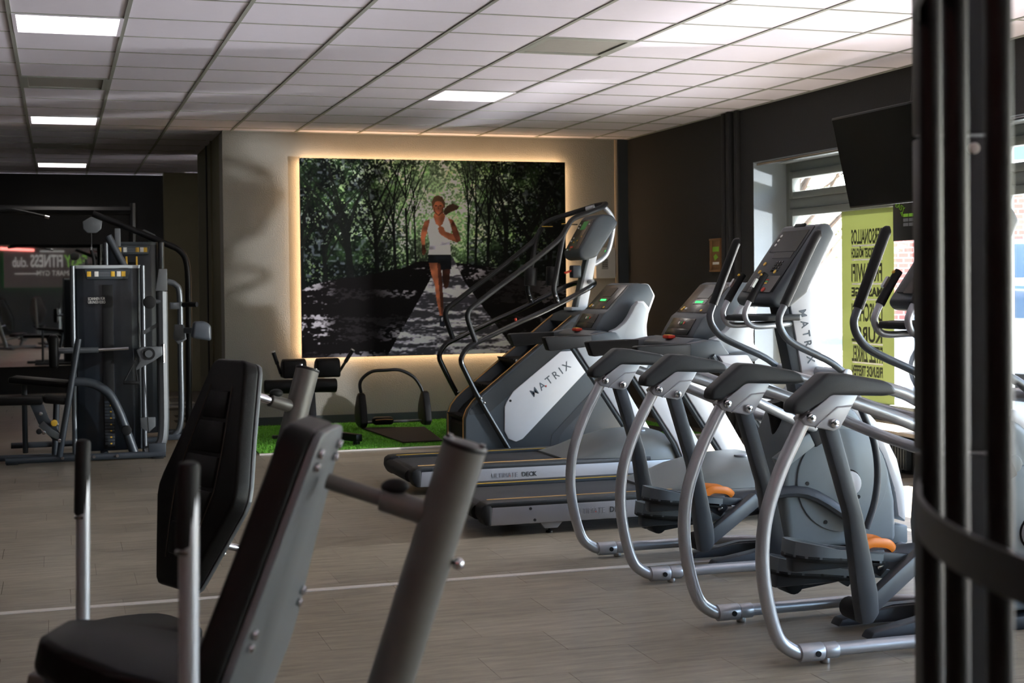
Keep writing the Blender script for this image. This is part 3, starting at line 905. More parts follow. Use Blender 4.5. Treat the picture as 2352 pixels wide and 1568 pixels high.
    mo = MB().prism(mast, -0.05, 0.05, bev=0.01).build('mast', 'plastic_slate', t)
    wp = [(0.762, 1.345), (0.845, 0.90), (0.955, 0.86), (0.972, 0.90), (0.890, 1.36)]
    MB().prism(wp, -0.062, 0.062, bev=0.008).build('mast_cover', 'panel_white', mo)
    dirv = Vector((0.083, 0, -0.445)).normalized()
    text('lettering', 'MATRIX', 0.058, 'dark_print', mo, (0.822, -0.0635, 1.245), dirv, (0.98, 0, 0.18), spacing=1.6, sx=0.92, bold=0.0006)
    # console: tilted slab facing the user
    con = [(0.600, 1.300), (0.872, 1.668), (0.925, 1.672), (0.958, 1.615), (0.800, 1.330), (0.700, 1.258), (0.620, 1.268)]
    cs = MB().prism(con, -0.195, 0.195, bev=0.022, seg=3).build('console', 'plastic_slate', t)
    u = Vector((0.272, 0, 0.368)).normalized(); n = Vector((-u.z, 0, u.x))
    rot = Matrix((u, Vector((0, 1, 0)), n)).transposed()
    def on(a, y, lift=0.002): return Vector((0.600, 0, 1.300)) + u * a + Vector((0, y, 0)) + n * lift
    MB().box(on(0.245, 0), (0.40, 0.315, 0.006), rot, bev=0.002).build('face_plate', 'plastic_charcoal', cs)
    MB().box(on(0.355, 0.0, .005), (0.13, 0.27, 0.004), rot).build('display', 'screen_black', cs)
    MB().box(on(0.268, -0.03, .005), (0.038, 0.19, 0.004), rot).build('text_display', 'screen_black', cs)
    MB().box(on(0.090, -0.02, .005), (0.10, 0.25, 0.003), rot).build('key_panel', 'screen_grey', cs)
    for a, y in ((0.215, 0.10), (0.165, 0.10), (0.165, -0.06)):
        MB().cyl(on(a, y, .004), on(a, y, .009), 0.011, seg=12).build('console_button', 'yellow', cs)
    for k in range(3):
        MB().cyl(on(0.39 - 0.028 * k, 0.115, .006), on(0.39 - 0.028 * k, 0.115, .009), 0.009, seg=10).build('program_key', 'white_print', cs)
    for k in range(12):
        MB().box(on(0.225 - 0.018 * (k // 3), -0.02 - 0.026 * (k % 3), .006), (0.010, 0.018, 0.004), rot).build('number_key', 'screen_black', cs)
    for k, cn_ in enumerate(('red', 'button_green', 'yellow')):
        MB().box(on(0.115 - 0.010 * k, -0.01, .007), (0.006, 0.085, 0.003), rot).build('color_bar', cn_, cs)
    MB().cyl(on(0.055, -0.06, .006), on(0.055, -0.06, .011), 0.013, seg=14).build('stop_button', 'red', cs)
    MB().box(on(0.455, 0.0, .002), (0.02, 0.10, 0.012), rot, bev=.003).build('page_clip', 'rubber_black', cs)
    # tray and bottle cage
    MB().prism([(0.50, -.10), (0.60, -.16), (0.78, -.16), (0.84, -.06), (0.84, .06), (0.78, .16), (0.60, .16), (0.50, .10)], 1.195, 1.225, bev=0.01, axes='xy').build('accessory_tray', 'plastic_charcoal', mo)
    bc = MB().cyl((0.70, -0.02, 0.79), (0.715, -0.02, 0.72), 0.052, 0.036, seg=16)
    bc.cyl((0.715, -0.02, 0.72), (0.76, -0.02, 0.52), 0.036, 0.045, seg=16)
    bc.build('bottle_cage', 'rubber_black', t)
    # flywheel housing
    hs = [(0.70, 0.07), (0.672, 0.40), (0.69, 0.62), (0.755, 0.765), (0.845, 0.835), (0.96, 0.835), (1.09, 0.740), (1.20, 0.60), (1.275, 0.44), (1.31, 0.28), (1.315, 0.07)]
    ho = MB().prism(hs, -0.165, 0.165, bev=0.035, seg=3).build('flywheel_housing', 'plastic_grey', t)
    rim = [(0.80, 0.80), (0.87, 0.875), (0.97, 0.875), (1.10, 0.80), (1.235, 0.66), (1.33, 0.49), (1.375, 0.32), (1.38, 0.16), (1.33, 0.20), (1.31, 0.33), (1.25, 0.50), (1.16, 0.64), (1.06, 0.75), (0.95, 0.82)]
    MB().prism(rim, -0.150, 0.150, bev=0.02, seg=2).build('housing_rim', 'panel_white', ho)
    MB().prism([(1.28, 0.06), (1.30, 0.16), (1.385, 0.15), (1.385, 0.06)], -0.150, 0.150, bev=0.01).build('housing_foot', 'plastic_grey', ho)
    for s in (-1, 1):
        MB().cyl((1.0, s * 0.160, 0.40), (1.0, s * 0.176, 0.40), 0.255, seg=40, bev=0.008).build('side_disc', 'plastic_grey', ho)
        MB().cyl((1.03, s * 0.170, 0.385), (1.03, s * 0.200, 0.385), 0.062, seg=24, bev=0.008).build('crank_hub', 'panel_white', ho)
        MB().cyl((1.03, s * 0.174, 0.385), (1.03, s * 0.178, 0.385), 0.070, seg=24).build('hub_ring', 'rubber_black', ho)
        for bx_, bz in ((0.80, 0.395), (1.085, 0.315), (0.90, 0.20)):
            MB().cyl((bx_, s * 0.174, bz), (bx_, s * 0.179, bz), 0.010, seg=10).build('housing_screw', 'rubber_black', ho)
        MB().cyl((0.92, s * 0.16, 0.665), (0.92, s * 0.205, 0.665), 0.035, seg=18, bev=.006).build('crank_pin', 'plastic_grey', t)
    # crank arms
    MB().beam((0.62, -0.20, 0.50), (0.83, -0.20, 0.635), 0.05, 0.075, bev=0.01).build('crank_arm', 'plastic_grey', t)
    MB().beam((0.80, -0.20, 0.615), (0.90, -0.20, 0.665), 0.06, 0.09, bev=0.012).build('crank_joint', 'plastic_charcoal', t)
    MB().beam((1.0, 0.20, 0.37), (1.16, 0.20, 0.20), 0.05, 0.07, bev=0.01).build('crank_arm', 'plastic_grey', t)
    # pedals and pedal arms (near side up, far side down)
    for y, x0, z0, dz in ((-0.135, -0.055, 0.352, 0.0), (0.135, 0.02, 0.236, 0.0)):
        out_ = [(x_, y_ * 1.15) for x_, y_ in [(0.0, 0.0), (0.012, -.045), (0.05, -.068), (0.11, -.070), (0.20, -.060), (0.30, -.066), (0.37, -.066), (0.40, -.05), (0.40, .05), (0.37, .066), (0.30, .066), (0.20, .060), (0.11, .070), (0.05, .068), (0.012, .045)]]
        o2 = [(p[0] * .94 + .012, p[1] * .84) for p in out_]
        tilt = Matrix.Rotation(math.radians(7), 4, 'Y')
        place = Matrix.Translation((x0, y, z0)) @ tilt
        bs = MB().prism(out_, 0.0, 0.026, bev=0.006, axes='xy').xform(place).build('pedal', 'rubber_black', t)
        rm = MB()
        n_ = len(out_)
        rz_ = [0.070, .070, .068, .062, .050, .046, .046, .046, .046, .046, .046, .050, .062, .068, .070]
        vs_, fs_ = [], []
        for i in range(n_):
            a, b_ = out_[i], o2[i]
            vs_ += [(a[0], a[1], 0.012), (a[0], a[1], rz_[i]), (b_[0], b_[1], rz_[i]), (b_[0], b_[1], 0.024)]
        for i in range(n_):
            j = (i + 1) % n_
            for k in range(3):
                fs_.append((i * 4 + k, j * 4 + k, j * 4 + k + 1, i * 4 + k + 1))
        rm.add(vs_, fs_)
        pd = bs
        rm.xform(place).build('pedal_rim', 'pedal_grey', pd)
        tr_ = MB()
        for k in range(9):
            tr_.box((0.06 + 0.033 * k, 0, 0.028), (0.010, 0.095, 0.006))
        tr_.xform(place).build('tread_ribs', 'rubber_black', pd)
        sd = MB().box((0.40, -0.058, 0.035), (0.22, 0.018, 0.036), bev=.004).xform(place).build('side_strip', 'plastic_slate', pd)
        cup = fillet([(0.30, -.05, .06), (0.335, -.05, .085), (0.42, -.04, .085), (0.47, -.01, .055), (0.47, .03, .055), (0.42, .06, .085), (0.33, .06, .085), (0.30, .06, .06)], 0.03, 4)
        MB().tube(cup, 0.0045, 8, sx=4.0, up=(0, 0, 1)).xform(place).build('toe_cup', 'orange', pd)
        s = -1 if y < 0 else 1
        pa = MB().beam((x0 + 0.02, y, z0 - 0.025), (x0 + 0.42, y, z0 - 0.02), 0.06, 0.06, bev=0.012)
        pa.tube(crom([(x0 + 0.38, y, z0 - 0.02), (x0 + 0.60, y, z0 - 0.01), (x0 + 0.85, y * 1.3, z0 + 0.0), (1.06, s * 0.225, 0.19 if s < 0 else 0.19)], 5), 0.027, 10, sx=1.2)
        pa.build('pedal_arm', 'frame_dark', t)
        MB().prism([(x0 + .30, z0 + .0), (x0 + .40, z0 + .0), (x0 + .42, z0 - .05), (x0 + .38, z0 - .09), (x0 + .33, z0 - .06)], y + s * .035, y + s * .055, bev=.004).build('pivot_ear', 'frame_dark', t)
        MB().cyl((x0 + .375, y + s * .05, z0 - .05), (x0 + .375, y + s * .065, z0 - .05), 0.014, seg=12, bev=.003).build('ear_bolt', 'chrome', t)
        MB().beam((0.175, s * 0.285, 0.155), (x0 + .56, y + s * .07, z0 - .01), 0.045, 0.070, bev=0.010).build('link_strut', 'frame_dark', t)
        MB().cyl((0.175, s * 0.31, 0.165), (0.175, s * 0.20, 0.165), 0.040, seg=16, bev=.008).build('link_axle', 'rubber_black', t)
    # floor frame under the linkage
    for s in (-1, 1):
        MB().prism([(0.30, .012), (0.32, .040), (0.55, .075), (0.95, .075), (0.95, .012)], s * .115 - .035, s * .115 + .035, bev=.008).build('floor_beam', 'frame_dark', t)
        MB().prism([(0.34, .040), (0.56, .080), (0.94, .080), (0.94, .076), (0.57, .076), (0.36, .038)], s * .115 - .022, s * .115 + .022).build('beam_pad', 'plastic_slate', t)
    MB().box((1.06, 0, 0.028), (0.62, 0.34, 0.056), bev=0.012).build('base_plate', 'plastic_charcoal', t)
    MB().tube([(1.34, -0.30, .035), (1.34, .30, .035)], 0.035, 12).build('front_stabiliser', 'tube_silver', t)
    return t
ell_far = make_elliptical('silver elliptical trainer next to the treadmills, console and white mast in clear view', (2.692, 6.40, 0))
ell_b = copy_tree(ell_far); ell_b.location = (2.64, 4.92, 0)
ell_b['label'] = 'nearest silver elliptical trainer, its front half hidden behind the black tube cage'

# ------------------------------------------------------------------ treadmills
def make_treadmill(label, loc):
    t = thing('treadmill', label, 'treadmill', loc, 0, 'treadmills between the stair climber and the ellipticals')
    HW = 0.43
    # deck and belt
    MB().box((1.0, 0, 0.115), (1.86, 0.56, 0.07), bev=0.01).build('deck', 'plastic_charcoal', t)
    be = MB().prism([(0.03, 0.130), (0.045, 0.165), (0.09, 0.178), (1.60, 0.178), (1.60, 0.165), (0.10, 0.10), (0.05, 0.105)], -0.285, 0.285, bev=0.004)
    be.build('running_belt', 'belt_black', t)
    MB().cyl((0.055, -0.30, 0.128), (0.055, 0.30, 0.128), 0.042, seg=18).build('rear_roller', 'rubber_black', t)
    for s in (-1, 1):
        y = s * (HW - 0.065)
        so = MB().prism([(0.085, 0.066), (0.098, 0.168), (2.00, 0.168), (1.98, 0.066)], y - 0.06, y + 0.06, bev=0.008).build('side_frame', 'plate_silver', t)
        MB().prism([(0.05, 0.165), (0.06, 0.188), (0.10, 0.194), (1.72, 0.194), (1.72, 0.165)], y - 0.062, y + 0.066, bev=0.006).build('side_rail', 'plastic_charcoal', t)
        MB().prism([(0.03, 0.12), (0.035, 0.172), (0.06, 0.188), (0.10, 0.185), (0.095, 0.066), (0.06, 0.068)], y - 0.063, y + 0.063, bev=0.012).build('end_cap', 'rubber_black', t)
        MB().box((0.90, y - s * 0.050, 0.1955), (1.60, 0.010, 0.003)).build('safety_line', 'yellow' if s > 0 else 'gold_line', so)
        ft = MB().prism([(0.38, 0.068), (0.52, 0.068), (0.485, 0.030), (0.41, 0.030)], y - 0.035, y + 0.035, bev=0.004).build('foot_bracket', 'plate_silver', t)
        fo = MB().cyl((0.447, y, 0.010), (0.447, y, 0.034), 0.006, seg=10)
        fo.cyl((0.447, y, 0.0), (0.447, y, 0.012), 0.020, seg=14, bev=0.003)
        fo.build('levelling_foot', 'rubber_black', ft)
        MB().box((1.85, y, 0.033), (0.12, 0.06, 0.066), bev=.01).build('front_foot', 'rubber_black', t)
        if s < 0:
            for bx_, bz in ((0.318, 0.150), (0.342, 0.086)):
                MB().cyl((bx_, y - 0.064, bz), (bx_, y - 0.058, bz), 0.008, seg=12).build('frame_plug', 'rubber_black', so)
    # lettering on the near side panel
    yl = -(HW - 0.065) - 0.0615
    text('lettering', 'ULTIMATE', 0.043, 'grey_print', t, (0.575, yl, 0.104), (1, 0, 0), (0, 0, 1), spacing=1.1, sx=0.86)
    text('lettering', 'DECK', 0.043, 'black_print', t, (0.785, yl, 0.104), (1, 0, 0), (0, 0, 1), spacing=1.06, sx=0.9, bold=0.0008)
    MB().cyl((0.702, yl, 0.112), (0.702, yl - 0.001, 0.112), 0.003, seg=8).build('red_dot', 'red', t)
    # motor hood
    hd = MB()
    sec = [(1.14, 0.18, 0.19, 0.30), (1.28, 0.18, 0.225, 0.36), (1.45, 0.17, 0.285, 0.42), (1.65, 0.17, 0.335, 0.425), (1.88, 0.17, 0.345, 0.42), (2.02, 0.10, 0.27, 0.39), (2.06, 0.10, 0.16, 0.36)]
    vs_, fs_ = [], []
    na = 13
    for x, zb, zt_, hw_ in sec:
        for k in range(na):
            a = math.pi * k / (na - 1)
            cx_, sz_ = math.cos(a), math.sin(a)
            vs_.append((x, -hw_ * math.copysign(abs(cx_) ** 0.55, cx_), zb + (zt_ - zb) * abs(sz_) ** 0.6))
    for i in range(len(sec) - 1):
        for k in range(na - 1):
            fs_.append((i * na + k, (i + 1) * na + k, (i + 1) * na + k + 1, i * na + k + 1))
    fs_.append(tuple(range(na))); fs_.append(tuple((len(sec) - 1) * na + k for k in reversed(range(na))))
    hd.add(vs_, fs_)
    ho = hd.build('motor_hood', 'hood_grey', t, smooth=50)
    MB().cyl((1.76, -0.12, 0.335), (1.76, -0.12, 0.350), 0.045, seg=20, bev=.006).build('hood_badge', 'plate_silver', ho)
    MB().box((1.60, 0, 0.135), (0.84, 0.82, 0.07), bev=.01).build('hood_skirt', 'hood_grey', ho)
    # white uprights, leaning back to the handrails
    for s in (-1, 1):
        y = s * 0.425
        up_ = [(1.47, 0.955), (1.60, 0.955), (1.70, 0.80), (1.782, 0.752), (1.841, 0.663), (2.00, 0.40), (2.065, 0.28), (2.09, 0.10), (1.96, 0.10), (1.904, 0.282)]
        up_ = [(1.455, 0.965), (1.640, 0.965), (1.80, 0.735), (1.841, 0.663), (2.069, 0.288), (2.10, 0.09), (1.985, 0.09), (1.904, 0.282), (1.628, 0.697)]
        uo = MB().prism(up_, y - 0.028, y + 0.028, bev=0.008).build('upright', 'panel_white', t)
        MB().tube([(1.425, y, 0.965), (1.612, y, 0.695), (1.888, y, 0.282), (1.97, y, 0.10)], 0.019, 10).build('upright_tube', 'plastic_slate', uo)
        if s < 0:
            text('lettering', 'MATRIX', 0.078, 'dark_print', uo, (1.665, y - 0.0295, 0.838), (0.545, 0, -0.838), (0.838, 0, 0.545), spacing=1.5, sx=0.8, bold=0.0006)
        else:
            text('lettering', 'MATRIX', 0.078, 'dark_print', uo, (1.945, y + 0.0295, 0.40), (-0.545, 0, 0.838), (0.838, 0, 0.545), spacing=1.5, sx=0.8, bold=0.0006)
        # handrail
        yr = s * 0.385
        rl = MB().prism([(0.955, 1.022), (0.968, 1.030), (1.25, 1.036), (1.30, 1.036), (1.30, 0.965), (1.24, 0.955), (1.00, 0.935), (0.985, 0.94)], yr - 0.038, yr + 0.038, bev=0.014, seg=3)
        ro_ = rl.build('handrail', 'grip_black', t)
        MB().prism([(1.285, 1.036), (1.40, 1.055), (1.475, 1.052), (1.545, 0.965), (1.45, 0.945), (1.285, 0.955)], yr - 0.04, yr + 0.04, bev=0.012).build('rail_sleeve', 'plastic_slate', ro_)
        MB().prism([(1.40, 0.962), (1.70, 0.985), (1.73, 0.945), (1.70, 0.925), (1.40, 0.935)], yr - 0.045, yr + 0.055, bev=0.01).build('rail_base', 'plastic_slate', t)
        wing = [(1.465, 1.056), (1.52, 1.075), (1.575, 1.118), (1.61, 1.165), (1.642, 1.225), (1.672, 1.255), (1.705, 1.248), (1.735, 1.205), (1.71, 1.08), (1.715, 1.01), (1.745, 0.985), (1.70, 0.965), (1.53, 0.965)]
        wo_ = MB().prism(wing, yr - s * 0.035, yr - s * 0.115, bev=0.012, seg=2).build('console_wing', 'plastic_lightgrey', t)
        MB().prism([(1.665, 1.262), (1.715, 1.262), (1.758, 1.212), (1.735, 1.09), (1.738, 1.02), (1.772, 0.99), (1.73, 0.965), (1.69, 0.985), (1.68, 1.08)], yr - s * 0.045, yr - s * 0.105, bev=0.010).build('wing_cover', 'panel_white', wo_)
    # cross console between the wings
    cb = [(1.30, 0.985), (1.305, 1.030), (1.37, 1.062), (1.40, 1.062), (1.50, 1.045), (1.66, 1.02), (1.66, 0.975), (1.45, 0.95)]
    MB().prism(cb, -0.30, 0.30, bev=0.012).build('cross_console', 'plastic_slate', t)
    con = [(1.385, 1.062), (1.415, 1.112), (1.462, 1.185), (1.495, 1.205), (1.655, 1.372), (1.70, 1.388), (1.80, 1.375), (1.838, 1.30), (1.78, 1.16), (1.66, 1.045), (1.50, 1.035)]
    cs = MB().prism(con, -0.235, 0.235, bev=0.016, seg=2).build('console', 'plastic_slate', t)
    MB().prism([(1.77, 1.385), (1.81, 1.378), (1.858, 1.296), (1.80, 1.155), (1.75, 1.12)], -0.215, 0.215, bev=0.016, seg=2).build('console_back', 'panel_white', cs)
    def face(p0, p1):
        p0, p1 = Vector((p0[0], 0, p0[1])), Vector((p1[0], 0, p1[1]))
        u = (p1 - p0).normalized(); n = Vector((-u.z, 0, u.x))
        rot = Matrix((u, Vector((0, 1, 0)), n)).transposed()
        return p0, u, n, rot, (p1 - p0).length
    p0, u, n, rot, L = face((1.492, 1.202), (1.655, 1.372))
    MB().box(p0 + u * (L * .5) + n * .002, (L * .98, 0.41, 0.006), rot, bev=.002).build('screen_glass', 'screen_grey', cs)
    MB().box(p0 + u * (L * .68) + n * .006, (L * .36, 0.16, 0.003), rot).build('display', 'screen_black', cs)
    MB().box(p0 + u * (L * .36) + n * .006 + Vector((0, -0.01, 0)), (L * .13, 0.17, 0.003), rot).build('text_display', 'screen_black', cs)
    MB().box(p0 + u * (L * .36) + n * .008 + Vector((0, 0.00, 0)), (L * .06, 0.10, 0.002), rot).build('green_digits', 'led_green', cs)
    for k, (a, y) in enumerate(((.16, .15), (.10, .16), (.13, .11), (.08, -.12))):
        MB().box(p0 + u * (L * a) + n * .006 + Vector((0, y, 0)), (0.014, 0.02, 0.004), rot).build('console_button', 'yellow' if k != 2 else 'white_print', cs)
    p0, u, n, rot, L = face((1.392, 1.075), (1.458, 1.178))
    MB().box(p0 + u * (L * .62) + n * .003, (L * .60, 0.32, 0.006), rot, bev=.002).build('key_panel', 'screen_grey', cs)
    MB().box(p0 + u * (L * .16) + n * .003, (L * .32, 0.32, 0.006), rot, bev=.002).build('reading_shelf', 'screen_black', cs)
    for k, cn_ in enumerate(('white_print', 'button_green', 'red')):
        MB().cyl(p0 + u * (L * .64) + Vector((0, 0.035 - 0.035 * k, 0)) + n * .005, p0 + u * (L * .64) + Vector((0, 0.035 - 0.035 * k, 0)) + n * .009, 0.010, seg=12).build('start_key', cn_, cs)
    MB().box((1.345, 0.0, 1.062), (0.05, 0.09, 0.022), bev=.008).build('stop_button', 'red', cs)
    MB().box((1.340, 0.0, 1.074), (0.03, 0.06, 0.004), bev=.001).build('stop_label', 'yellow', cs)
    return t
tm = make_treadmill('treadmill nearest the ellipticals, silver side panel in full view', (2.15, 7.88, 0))
t2 = copy_tree(tm); t2.location = (2.15, 9.47, 0)
t2['label'] = 'farther treadmill, standing in front of the stair climber'

# ------------------------------------------------------------------ stair climber
st = thing('stair_climber', 'tall stair climber with black handrails in front of the forest picture', 'stair climber', (3.25, 11.78, 0))
YS = 0.28                                       # half width between the outer side panels
side = [(-0.02, 0.0), (-0.018, 0.266), (0.010, 0.337), (0.06, 0.40), (0.124, 0.456), (0.639, 0.857), (0.949, 1.097), (0.985, 1.118), (1.14, 1.150), (1.18, 1.10), (1.30, 0.84), (1.42, 0.45), (1.46, 0.0)]
for s in (-1, 1):
    y = s * YS
    so = MB().prism(side, y - 0.035, y + 0.035, bev=0.01).build('side_panel', 'plastic_slate', st)
    edge = [(-0.021, 0.0), (-0.020, 0.266), (0.008, 0.34), (0.058, 0.404), (0.122, 0.461), (0.637, 0.862), (0.955, 1.110)]
    MB().tube([(p[0], y - s * 0.036, p[1]) for p in edge], 0.0055, 6).build('gold_edge', 'gold_line', so)
    yo = y + s * 0.035
    a, b_ = (yo, yo + s * 0.012)
    pan = [(0.323, 0.357), (0.34, 0.397), (0.399, 0.482), (0.826, 0.808), (0.964, 0.813), (1.074, 0.648), (0.479, 0.079), (0.42, 0.057), (0.353, 0.084), (0.32, 0.15)]
    MB().prism(pan, min(a, b_), max(a, b_), bev=0.008).build('white_cover', 'panel_white', so)
    MB().cyl((0.372, yo, 0.405), (0.372, yo + s * 0.014, 0.405), 0.011, seg=12).build('cover_plug', 'rubber_black', so)
    band = [(0.83, 0.80), (0.40, 0.475), (0.20, 0.32), (0.13, 0.30), (0.02, 0.30), (0.02, 0.33), (0.13, 0.44), (0.64, 0.84), (0.93, 1.06), (0.99, 1.05)]
    MB().prism(band, min(yo, yo + s * .003), max(yo, yo + s * .003)).build('dark_band', 'plastic_charcoal', so)
    gv = [(1.177, 0.522), (0.82, 0.178), (0.745, 0.10), (0.73, 0.01), (0.80, 0.01), (0.815, 0.085), (0.863, 0.145), (1.21, 0.47)]
    MB().prism(gv, min(yo, yo + s * .004), max(yo, yo + s * .004)).build('moulded_groove', 'frame_dark', so)
    if s < 0:
        text('lettering', 'MATRIX', 0.095, 'dark_print', so, (0.575, yo - 0.0125, 0.425), (0.81, 0, 0.585), (-0.585, 0, 0.81), spacing=1.45, sx=0.95, bold=0.0006)
        MB().cyl((0.690, yo - 0.0125, 0.520), (0.690, yo - 0.0135, 0.520), 0.007, seg=10).build('red_dot', 'red', so)
# escalator steps between the panels
MB().prism([(0.0, 0.0), (0.0, 0.20), (0.12, 0.34), (0.95, 0.99), (1.10, 1.02), (1.40, 0.40), (1.40, 0.0)], -YS + 0.036, YS - 0.036).build('inner_body', 'rubber_black', st)
for k, (x, z) in enumerate(((-0.02, 0.262), (0.19, 0.52), (0.44, 0.735), (0.68, 0.925))):
    sp = MB().box((x + 0.11, 0, z), (0.22, 2 * YS - 0.08, 0.03), bev=0.008)
    sp.prism([(x + 0.20, z - .26), (x + 0.22, z - .26), (x + 0.22, z), (x + 0.02, z), (x + 0.02, z - 0.02)], -YS + 0.04, YS - 0.04)
    so = sp.build('step', 'rubber_black', st)
    tr_ = MB()
    for j in range(11):
        tr_.box((x + 0.006, -0.22 + 0.044 * j, z + 0.012), (0.03, 0.024, 0.012), bev=.003)
    tr_.build('step_nosing', 'grip_black', so)
    MB().cyl((x + 0.02, -YS + 0.045, z), (x + 0.02, -YS + 0.037, z), 0.012, seg=10).build('step_bolt', 'steel', so)
# head piece at the top of the stairs
MB().prism([(0.93, 1.06), (0.97, 1.115), (1.06, 1.150), (1.18, 1.155), (1.30, 0.84), (1.10, 0.95)], -YS - 0.034, YS + 0.034, bev=0.012).build('top_cover', 'plastic_slate', st)
MB().box((1.12, 0, 1.165), (0.22, 0.20, 0.03), bev=.008).build('mast_collar', 'plastic_lightgrey', st)
# lower rails: floor foot, curve, up along the stairs, U-turn round the mast
lo = [(0.345, 0.0), (0.095, 0.426), (-0.033, 0.674), (-0.061, 0.745), (-0.050, 0.800), (-0.005, 0.858), (0.068, 0.900), (0.40, 1.045), (0.695, 1.165), (0.95, 1.285)]
yr = 0.355
path = [(p[0], -yr, p[1]) for p in lo] + [(1.11, -yr + .03, 1.36), (1.185, -0.20, 1.395), (1.20, 0.0, 1.40), (1.185, 0.20, 1.395), (1.11, yr - .03, 1.36)] + [(p[0], yr, p[1]) for p in reversed(lo)]
MB().tube(crom(path, 5), 0.0225, 14).build('lower_rail', 'metal_black', st)
for s in (-1, 1):
    for bx_, bz in ((0.105, 0.44), (0.135, 0.40)):
        MB().ball((bx_ - 0.005, s * yr - 0.022, bz), 0.011, seg=10, rings=6).build('rail_bolt', 'chrome', st)
    upr = [(0.068, 0.905), (0.035, 0.99), (0.005, 1.08), (-0.002, 1.13), (0.015, 1.175), (0.059, 1.212), (0.30, 1.385), (0.541, 1.554), (0.78, 1.735), (0.845, 1.800), (0.885, 1.865), (0.925, 1.922), (0.988, 1.957), (1.10, 1.995)]
    pth = [(p[0], s * yr, p[1]) for p in upr] + [(1.22, s * .27, 2.035), (1.325, s * .13, 2.075), (1.365, 0.0, 2.085)]
    MB().tube(crom(pth, 5), 0.0225, 14).build('upper_rail', 'grip_black', st)
    pst = [(0.853, 1.805), (0.825, 1.68), (0.79, 1.50), (0.762, 1.36), (0.768, 1.30), (0.80, 1.215)]
    po_ = MB().tube(crom([(p[0], s * yr, p[1]) for p in pst], 5), 0.0225, 14).build('rail_post', 'metal_black_satin', st)
    for bx_, bz in ((0.772, 1.285), (0.786, 1.245)):
        MB().ball((bx_, s * yr - 0.022, bz), 0.010, seg=10, rings=6).build('post_bolt', 'chrome', po_)
    cpp = MB().cyl((0.765, s * (yr - .06), 1.37), (0.775, s * (yr - .06), 1.53), 0.055, 0.058, seg=20, bev=.006)
    cpp.build('bottle_holder', 'metal_black_satin', po_)
    MB().prism([(0.85, -.05), (0.98, -.05), (1.0, .05), (0.87, .05)], 0, 0.008, axes='xy').xform(Matrix.Translation((0, s * (yr - .05), 1.885))).build('pulse_plate', 'metal_black', st)
    MB().tube([(0.87, s * (yr - .09), 1.897), (0.97, s * (yr - .09), 1.897), (0.92, s * (yr - .03), 1.897)], 0.003, 5, closed=True).build('pulse_mark', 'yellow', st)
MB().cyl((1.26, 0.16, 2.045), (1.31, 0.10, 2.062), 0.026, seg=14).build('rail_sleeve', 'tube_silver', st)
MB().cyl((0.42, -yr, 1.078), (0.415, -yr, 1.10), 0.011, seg=12, bev=.003).build('stop_switch', 'red', st)
# mast and loop
ma = MB().prism([(1.065, 1.15), (1.175, 1.15), (1.285, 1.66), (1.195, 1.62)], -0.045, 0.045, bev=.012).build('mast', 'panel_white', st)
MB().prism([(1.055, 1.15), (1.085, 1.15), (1.21, 1.64), (1.18, 1.62)], -0.052, 0.052, bev=.006).build('mast_grey_strip', 'frame_grey', ma)  # grey strip along the user-side edge of the mast
MB().tube(crom([(1.20, 0, 1.53), (1.262, 0, 1.555), (1.34, 0, 1.60), (1.392, 0, 1.66), (1.425, 0, 1.76), (1.445, 0, 1.87), (1.445, 0, 1.945), (1.41, 0, 2.01), (1.345, 0, 2.075)], 5), 0.021, 12).build('rear_loop', 'tube_silver', st)
MB().box((1.085, 0, 1.49), (0.08, 0.10, 0.11), bev=.012).build('switch_box', 'frame_dark', ma)
MB().beam((1.055, 0.0, 1.50), (0.985, 0.0, 1.478), 0.03, 0.018, bev=.004).build('pull_key', 'red', ma)
con = [(1.048, 1.668), (1.215, 1.952), (1.262, 1.988), (1.370, 1.975), (1.420, 1.905), (1.215, 1.615), (1.105, 1.585), (1.060, 1.610)]
cs = MB().prism(con, -0.20, 0.20, bev=0.022, seg=3).build('console', 'plastic_slate', st)
MB().prism([(1.16, 1.60), (1.255, 1.64), (1.29, 1.70), (1.20, 1.63)], -0.09, 0.09, bev=.008).build('console_mount', 'panel_white', cs)
u = Vector((0.180, 0, 0.302)).normalized(); n = Vector((-u.z, 0, u.x))
rot = Matrix((u, Vector((0, 1, 0)), n)).transposed()
def on(a, y, lift=0.003): return Vector((1.050, 0, 1.672)) + u * a + Vector((0, y, 0)) + n * lift
MB().box(on(0.165, 0), (0.30, 0.32, 0.006), rot, bev=.002).build('face_plate', 'screen_grey', cs)
MB().box(on(0.255, 0.0, .006), (0.085, 0.12, 0.003), rot).build('display', 'button_green', cs)
for k, (a, y, cn_) in enumerate(((.13, .10, 'white_print'), (.10, .12, 'white_print'), (.14, -.08, 'yellow'), (.10, -.03, 'yellow'), (.085, .04, 'yellow'), (.235, .12, 'white_print'), (.265, .12, 'white_print'), (.265, -.11, 'white_print'))):
    MB().box(on(a, y, .007), (0.012, 0.014, 0.003), rot).build('console_button', cn_, cs)
MB().box(on(0.035, 0.03, .007), (0.018, 0.07, 0.003), rot).build('color_bar', 'red', cs)
for k in range(3):
    MB().cyl(on(0.008, 0.10 - .035 * k, .006), on(0.008, 0.10 - .035 * k, .010), 0.008, seg=10).build('start_key', ('white_print', 'button_green', 'red')[k], cs)
MB().box((0.75, 0, 0.014), (1.42, 2 * YS - 0.1, 0.028), bev=.006).build('floor_plate', 'rubber_black', st)

